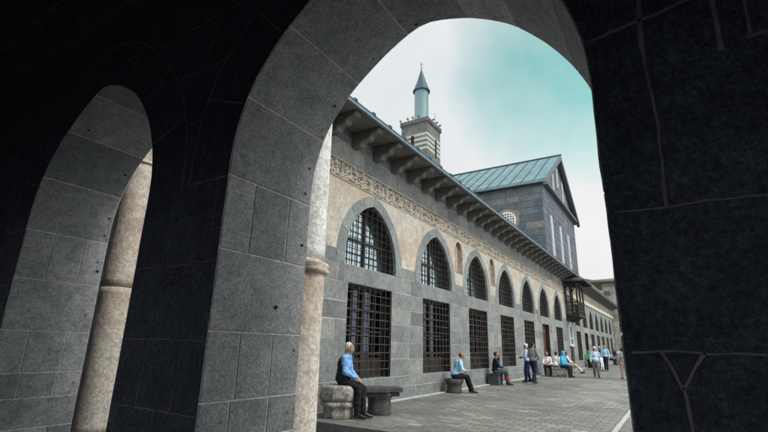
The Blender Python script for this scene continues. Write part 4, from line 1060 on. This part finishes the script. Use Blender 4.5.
prof = [(.325, 0), (.345, .03), (.35, .10), (.345, .18), (.355, .22), (.40, .245), (.415, .28), (.405, .315), (.365, .330), (.37, .345), (.425, .36), (.43, .42), (.425, .50), (.42, .58), (.405, .625), (.37, .645), (.25, .655), (.1, .657)]
vs, fs = rough_ring(prof, 64, (0, 0, 0), .07, .7, -.03); sr.add(vs, fs)
q = sr.build('stone_capital_seat', 'old_limestone', None, True); q.location = (8.17, 6.26, 0); q.rotation_euler = (0, 0, R(20)); tag(q, 'large weathered pale two tier stone drum the old man sits on', 'stone seat')
# dark basalt capital with slab top beside it
bt = empty('carved_stone_bench', (9.2, 5.82, 0), R(-42)); tag(bt, 'dark stone pedestal with a projecting slab top, right of the old man', 'stone bench')
b = MB(); vs, fs = rough_ring([(.27, 0), (.28, .05), (.265, .12), (.262, .30), (.28, .355), (.30, .375)], 40, (-.06, 0, 0), .04, .2); b.add(vs, fs); b.build('pedestal', 'dark_capital', bt, True)
b = MB(); b.prism([(-.44, -.26), (.02, -.30), (.12, -.22), (.44, -.20), (.44, .17), (.14, .20), (.04, .30), (-.44, .27)], .47, .575, lambda u, v, w_: (u, v, w_))
b.prism([(-.38, -.22), (.10, -.24), (.16, -.16), (.38, -.14), (.38, .12), (.14, .15), (.02, .25), (-.38, .23)], .378, .468, lambda u, v, w_: (u, v, w_))
q = b.build('slab', 'dark_capital', bt); bv = q.modifiers.new('b', 'BEVEL'); bv.width = .018; bv.segments = 2
b = MB(); vs, fs = rough_ring([(.10, 0), (.125, .03), (.13, .12), (.115, .2), (.08, .215)], 24, (-.42, -.02, .36), .08, .5); b.add(vs, fs + [tuple(range(23, -1, -1))]); b.build('pale_end_scroll', 'bench_stone', bt, True)

# the old man in the foreground
J = sit(.66, .07, .10, kx=.40, ax=.44, kz=.60, wri=(.34, .045, .80), elb=(.13, .235, .93), az=.10); J['toe'] = (.60, .125, .045)
J['ank'] = ((.47, .10, .10), (.38, -.09, .10)); J['toe'] = ((.64, .13, .045), (.55, -.11, .045)); J['kne'] = ((.43, .105, .60), (.39, -.10, .61))
J['head'] = (.135, 0, 1.415); J['neck'] = (.085, 0, 1.26); J['chest'] = (.045, 0, 1.05)
def hero_extra(root, T, L_):
    fused('moustache', [ell(T((.098, 0, -.048)), (.010, .030, .009), Matrix.Identity(3))], K['white_hair'], root, .005, smooth=1)
    c = MB(); 
    for s in (-1, 1): c.add([T((.0, s * .055, -.125)), T((.075, s * .012, -.165)), T((.078, s * .055, -.195)), T((.03, s * .075, -.155)), T((.0, s * .06, -.135)), T((.070, s * .012, -.175)), T((.072, s * .055, -.205)), T((.025, s * .075, -.165))], [(0, 1, 2, 3), (4, 7, 6, 5), (0, 4, 5, 1), (1, 5, 6, 2), (2, 6, 7, 3)])
    c.build('collar', K['blue'], root)
figure('old white-haired man in blue shirt and dark waistcoat sitting on the pale stone drum', (8.11, 6.17, 0), -66, J, dict(shirt='blue', legs='black', hair='white_hair', skin='skin'), vox=.0075, vest='vest', belly=.05, look=(-6, 8), arm=1.2, extra=hero_extra,
       hd={1: (V((.75, -.55, -.25)), V((-.3, -.3, -.9)), .45), -1: (V((.8, .45, -.3)), V((-.3, .2, -.9)), .5)})
# seated man in sky blue shirt, bald, by the second pier
drum('round_stone_seat', 15.0, 6.58, [(.26, 0), (.27, .03), (.25, .09), (.24, .2), (.26, .28), (.31, .33), (.32, .42), (.28, .45), (.1, .455)], 'low dark stone drum under the balding man in a sky blue shirt', 'dark_capital')
figure('balding man in sky blue shirt and black trousers leaning forward on a low stone', (14.93, 6.53, 0), -52, sit(.45, .13, .09, kx=.42, ax=.58, wri=(.36, .07, .72), elb=(.20, .25, .76)), dict(shirt='sky', legs='black', hair='dark_hair', skin='skin2'), hair='bald', belly=.03)
# man in dark jacket by the third pier
b = MB(); b.box(-.28, .28, -.24, .24, 0, .40); b.box(-.31, .31, -.27, .27, .401, .44); q = b.build('block_seat', 'dark_capital'); q.location = (19.5, 6.66, 0); bv = q.modifiers.new('b', 'BEVEL'); bv.width = .02; bv.segments = 2; tag(q, 'low dark stone block under the man in a dark jacket and red socks', 'stone seat')
J = sit(.44, .03, .09, kx=.45, ax=.52, wri=(.30, .10, .72), elb=(.16, .26, .78)); J['wri'] = ((.20, .12, 1.16), (.34, -.08, .70)); J['elb'] = ((.20, .30, .92), (.14, -.26, .74))
def ex2(root, T, L_):
    for s in (1, -1): a = L_('ank', s); fused('sock', [rings_cap(a + V((0, 0, .02)), .056, a + (L_('kne', s) - a) * .45, .092)], K['red'], root, .011)
    fused('shirt_front', [ell(L_('sho', 1) * 0 + V((.080, 0, .84)), (.11, .085, .19))], K['blue'], root, .012)
figure('man in dark jacket over a blue shirt with red socks, hand raised to his face', (19.4, 6.62, 0), -62, J, dict(shirt='navy', legs='olive', hair='dark_hair', skin='skin2'), extra=ex2)
# two standing men
J = stand(.32, .02); J['elb'] = ((.0, .24, 1.12), (.05, -.26, 1.13)); J['wri'] = ((.18, .18, 1.0), (.24, -.12, 1.06))
figure('man in a grey polo shirt and navy trousers walking away along the facade', (21.3, 5.50, 0), -25, J, dict(shirt='grey', legs='navy', hair='dark_hair', skin='skin2', shoes='shoe'), sleeves='short', sc=1.02, belly=.02)
J = stand(.12, .02); J['elb'] = ((.05, .24, 1.14), (.05, -.25, 1.14)); J['wri'] = ((.24, .06, 1.14), (.24, -.06, 1.12))
def ex3(root, T, L_):
    b = MB(); b.box(.26, .36, -.10, .10, 1.10, 1.15); b.build('folded_cloth', K['navy'], root)
figure('man in a pale striped shirt behind the man in grey', (22.0, 5.95, 0), 95, J, dict(shirt='stripe', legs='navy', hair='white_hair', skin='skin2'), sc=.98, cap=('white', False), extra=ex3)
# bench group
b = MB(); random.seed(9)
for k, (y0, y1, t) in enumerate(((5.35, 5.95, .40), (5.95, 6.62, .42))):
    b.box(27.95, 28.55, y0 + .004, y1 - .004, .12, t, tone=.5)
b.box(28.05, 28.45, 5.45, 5.70, 0, .119); b.box(28.05, 28.45, 6.3, 6.55, 0, .119); b.box(27.9, 28.6, 5.3, 6.68, .425, .47)
q = b.build('stone_bench', 'bench_stone'); bv = q.modifiers.new('b', 'BEVEL'); bv.width = .02; bv.segments = 2; tag(q, 'low pinkish stone bench shared by the person in a bright cyan hood', 'bench')
figure('seated man in white shirt and dark trousers, leftmost on the long stone bench', (28.2, 6.50, 0), -160, sit(.46, .12, .14, kx=.42, ax=.44, wri=(.40, .08, .66), elb=(.26, .24, .70)), dict(shirt='white', legs='black', hair='dark_hair', skin='skin2'))
figure('person in pale grey shirt half hidden behind the bright cyan hood', (28.75, 6.15, 0), -20, sit(.46, .10, .12), dict(shirt='white', legs='greyt', hair='dark_hair', skin='skin'))
figure('person in a bright cyan hooded top and navy trousers on the stone bench', (28.1, 5.62, 0), -105, sit(.47, .05, .11, kx=.42, ax=.42, wri=(.34, .10, .70)), dict(shirt='cyan', legs='navy', hair='dark_hair', skin='skin', hood='cyan'), hair=None, hood=True, belly=.03, sc=1.03)
b = MB(); b.box(33.0, 33.6, 5.9, 7.0 - .05, 0, .40); b.box(32.95, 33.65, 5.85, 6.95, .401, .46); q = b.build('stone_bench', 'bench_stone'); bv = q.modifiers.new('b', 'BEVEL'); bv.width = .02; tag(q, 'pale stone bench behind, under the man stretching khaki trousers', 'bench')
J = sit(.46, -.03, .09, kx=.46, ax=.86, wri=(.30, .12, .72)); J['ank'] = ((.86, .06, .14), (.80, -.10, .10)); J['toe'] = ((1.0, .10, .12), (.95, -.13, .06))
figure('man in white shirt and black waistcoat stretching out his khaki trousers', (33.1, 6.25, 0), -78, J, dict(shirt='white', legs='khaki', hair='dark_hair', skin='skin2'), vest='black')
figure('dark-haired man in pale shirt sitting beside the outstretched khaki legs', (33.3, 6.62, 0), -85, sit(.46, .03, .09, kx=.44, ax=.55), dict(shirt='pale', legs='greyt', hair='grey_hair', skin='skin2'))
b = MB(); b.box(44.8, 45.4, 6.1, 6.95, 0, .42); q = b.build('stone_block', 'bench_stone'); tag(q, 'low stone block under the woman in the green headscarf', 'stone seat')
figure('woman in a bright green headscarf and top with a long black skirt', (45.0, 6.70, 0), -150, sit(.46, .02, .13, kx=.36, ax=.34), dict(shirt='green', legs='black', hair='dark_hair', skin='skin', hood='green'), hair=None, hood=True, skirt=True, belly=.04, sc=1.08)
figure('man in white shirt sitting next to the woman in green', (45.1, 6.30, 0), -140, sit(.46, .04, .1), dict(shirt='white', legs='black', hair='white_hair', skin='skin2'), sc=1.05)
# walkers
figure('heavy man in pale blue shirt, grey trousers and white cap walking to the viewer', (29.2, 4.0, 0), -170, stand(.22, .02), dict(shirt='pale', legs='greyt', hair='white_hair', skin='skin2'), cap=('white', False), belly=.045, sc=.97)
figure('man in navy jacket and white cap standing left of the tall man in sky blue', (40.8, 5.22, 0), -80, stand(.08), dict(shirt='navy', legs='navy', hair='dark_hair', skin='skin2'), cap=('sky', False), sc=1.03)
figure('tall dark-haired man in sky blue shirt and dark trousers facing the viewer', (39.8, 4.72, 0), 170, stand(.14), dict(shirt='sky', legs='navy', hair='dark_hair', skin='skin2'), sc=1.09)
figure('small child in white standing between the two men in the distance', (39.0, 4.92, 0), -120, stand(.15), dict(shirt='white', legs='white', hair='dark_hair', skin='skin'), sc=.66)
J = stand(.2)
figure('person in grey top and tan trousers half hidden by the dark right pier', (29.35, 2.60, 0), 15, J, dict(shirt='grey', legs='tan', hair='dark_hair', skin='skin'), sleeves='short', sc=.95)
figure('distant seated person in dark grey near the far wall', (56.5, 6.2, 0), -120, sit(.44, .03, .1), dict(shirt='grey', legs='navy', hair='dark_hair', skin='skin2'), sc=1.1)
figure('distant standing person in dark blue by the far corner', (58.5, 5.9, 0), -120, stand(.1), dict(shirt='navy', legs='greyt', hair='dark_hair', skin='skin2'))
figure('distant person in pale grey at the far corner', (61.5, 5.9, 0), 170, stand(.1), dict(shirt='white', legs='greyt', hair='dark_hair', skin='skin2'), sc=.97)
#@@END

# ------------------------------------------------------------------ world, sun, camera
SUN_EL, SUN_AZ = 50, 272                                           # azimuth of the sun measured from +X towards +Y (deg)
W = bpy.data.worlds.new('World'); S.world = W; W.use_nodes = True
t = W.node_tree; L = t.links.new; bg = t.nodes['Background']
sky = mk(t, 'ShaderNodeTexSky', sky_type='NISHITA'); sky.sun_disc = False; sky.sun_elevation = R(SUN_EL); sky.sun_rotation = R(90 - SUN_AZ); sky.air_density = 1.0; sky.dust_density = 1.5; sky.ozone_density = 1.5
tc = mk(t, 'ShaderNodeTexCoord')
n1 = mk(t, 'ShaderNodeTexNoise', i_Scale=5.0, i_Detail=8.0, i_Roughness=.6); L(tc.outputs['Generated'], n1.inputs['Vector'])
dp = mk(t, 'ShaderNodeVectorMath', operation='DOT_PRODUCT'); L(tc.outputs['Generated'], dp.inputs[0]); d0 = Vector((.835, .07, .545)).normalized(); dp.inputs[1].default_value = d0
ma = mk(t, 'ShaderNodeMath', operation='MULTIPLY_ADD'); L(n1.outputs[0], ma.inputs[0]); ma.inputs[1].default_value = -.045; L(dp.outputs['Value'], ma.inputs[2])
cl = ramp(t, ma.outputs[0], [(.938, (1, 1, 1)), (.974, (0, 0, 0))])
tint = mixc(t, 1.0, sky.outputs[0], (1.30, 1.82, 1.06), 'MULTIPLY')
n2 = mk(t, 'ShaderNodeTexNoise', i_Scale=1.3, i_Detail=5.0); L(tc.outputs['Generated'], n2.inputs['Vector'])
n5 = mk(t, 'ShaderNodeTexNoise', i_Scale=3.4, i_Detail=9.0, i_Roughness=.6); L(tc.outputs['Generated'], n5.inputs['Vector'])
cloud = mixc(t, 1.0, ramp(t, n2.outputs[0], [(.36, (.94, .99, 1.0)), (.6, (1.03, 1.02, 1.02))]), ramp(t, n5.outputs[0], [(.35, (.93, .95, .96)), (.65, (1.04, 1.03, 1.03))]), 'MULTIPLY')
sx = mk(t, 'ShaderNodeSeparateXYZ'); L(tc.outputs['Generated'], sx.inputs[0])
lum = ramp(t, sx.outputs['X'], [(.15, (10.5, 10.4, 10.2)), (.66, (4.85, 4.85, 4.88))])
cloud = mixc(t, 1.0, cloud, lum, 'MULTIPLY')
fin = mixc(t, cl, tint, cloud)
L(fin, bg.inputs['Color']); bg.inputs['Strength'].default_value = .1
sd = bpy.data.lights.new('sun', 'SUN'); sd.energy = 1.3; sd.angle = R(18); sd.color = (1, .97, .92)
so = bpy.data.objects.new('sun', sd); C.objects.link(so)
dv = Vector((math.cos(R(SUN_AZ)) * math.cos(R(SUN_EL)), math.sin(R(SUN_AZ)) * math.cos(R(SUN_EL)), math.sin(R(SUN_EL))))
so.rotation_euler = dv.to_track_quat('Z', 'Y').to_euler()
cam = bpy.data.cameras.new('camera'); co = bpy.data.objects.new('camera', cam); C.objects.link(co)
f_, yaw, pitch, roll = 442.943, .569848, .283277, .0251803
cam.sensor_width = 36; cam.lens = f_ / 768 * 36; cam.clip_end = 3000; cam.clip_start = .05
fw = Vector((math.cos(yaw) * math.cos(pitch), math.sin(yaw) * math.cos(pitch), math.sin(pitch))); r0 = Vector((math.sin(yaw), -math.cos(yaw), 0)); u0 = r0.cross(fw)
r1 = r0 * math.cos(roll) + u0 * math.sin(roll); u1 = -r0 * math.sin(roll) + u0 * math.cos(roll)
co.matrix_world = Matrix(((r1.x, u1.x, -fw.x, 0), (r1.y, u1.y, -fw.y, 0), (r1.z, u1.z, -fw.z, 1.5), (0, 0, 0, 1)))
S.camera = co
S.view_settings.view_transform = 'Standard'; S.view_settings.look = 'None'; S.view_settings.exposure = .8; S.view_settings.gamma = 1; S.view_settings.use_curve_mapping = False
S.render.engine = 'CYCLES'; S.cycles.use_denoising = True; S.cycles.max_bounces = 6; S.cycles.diffuse_bounces = 5
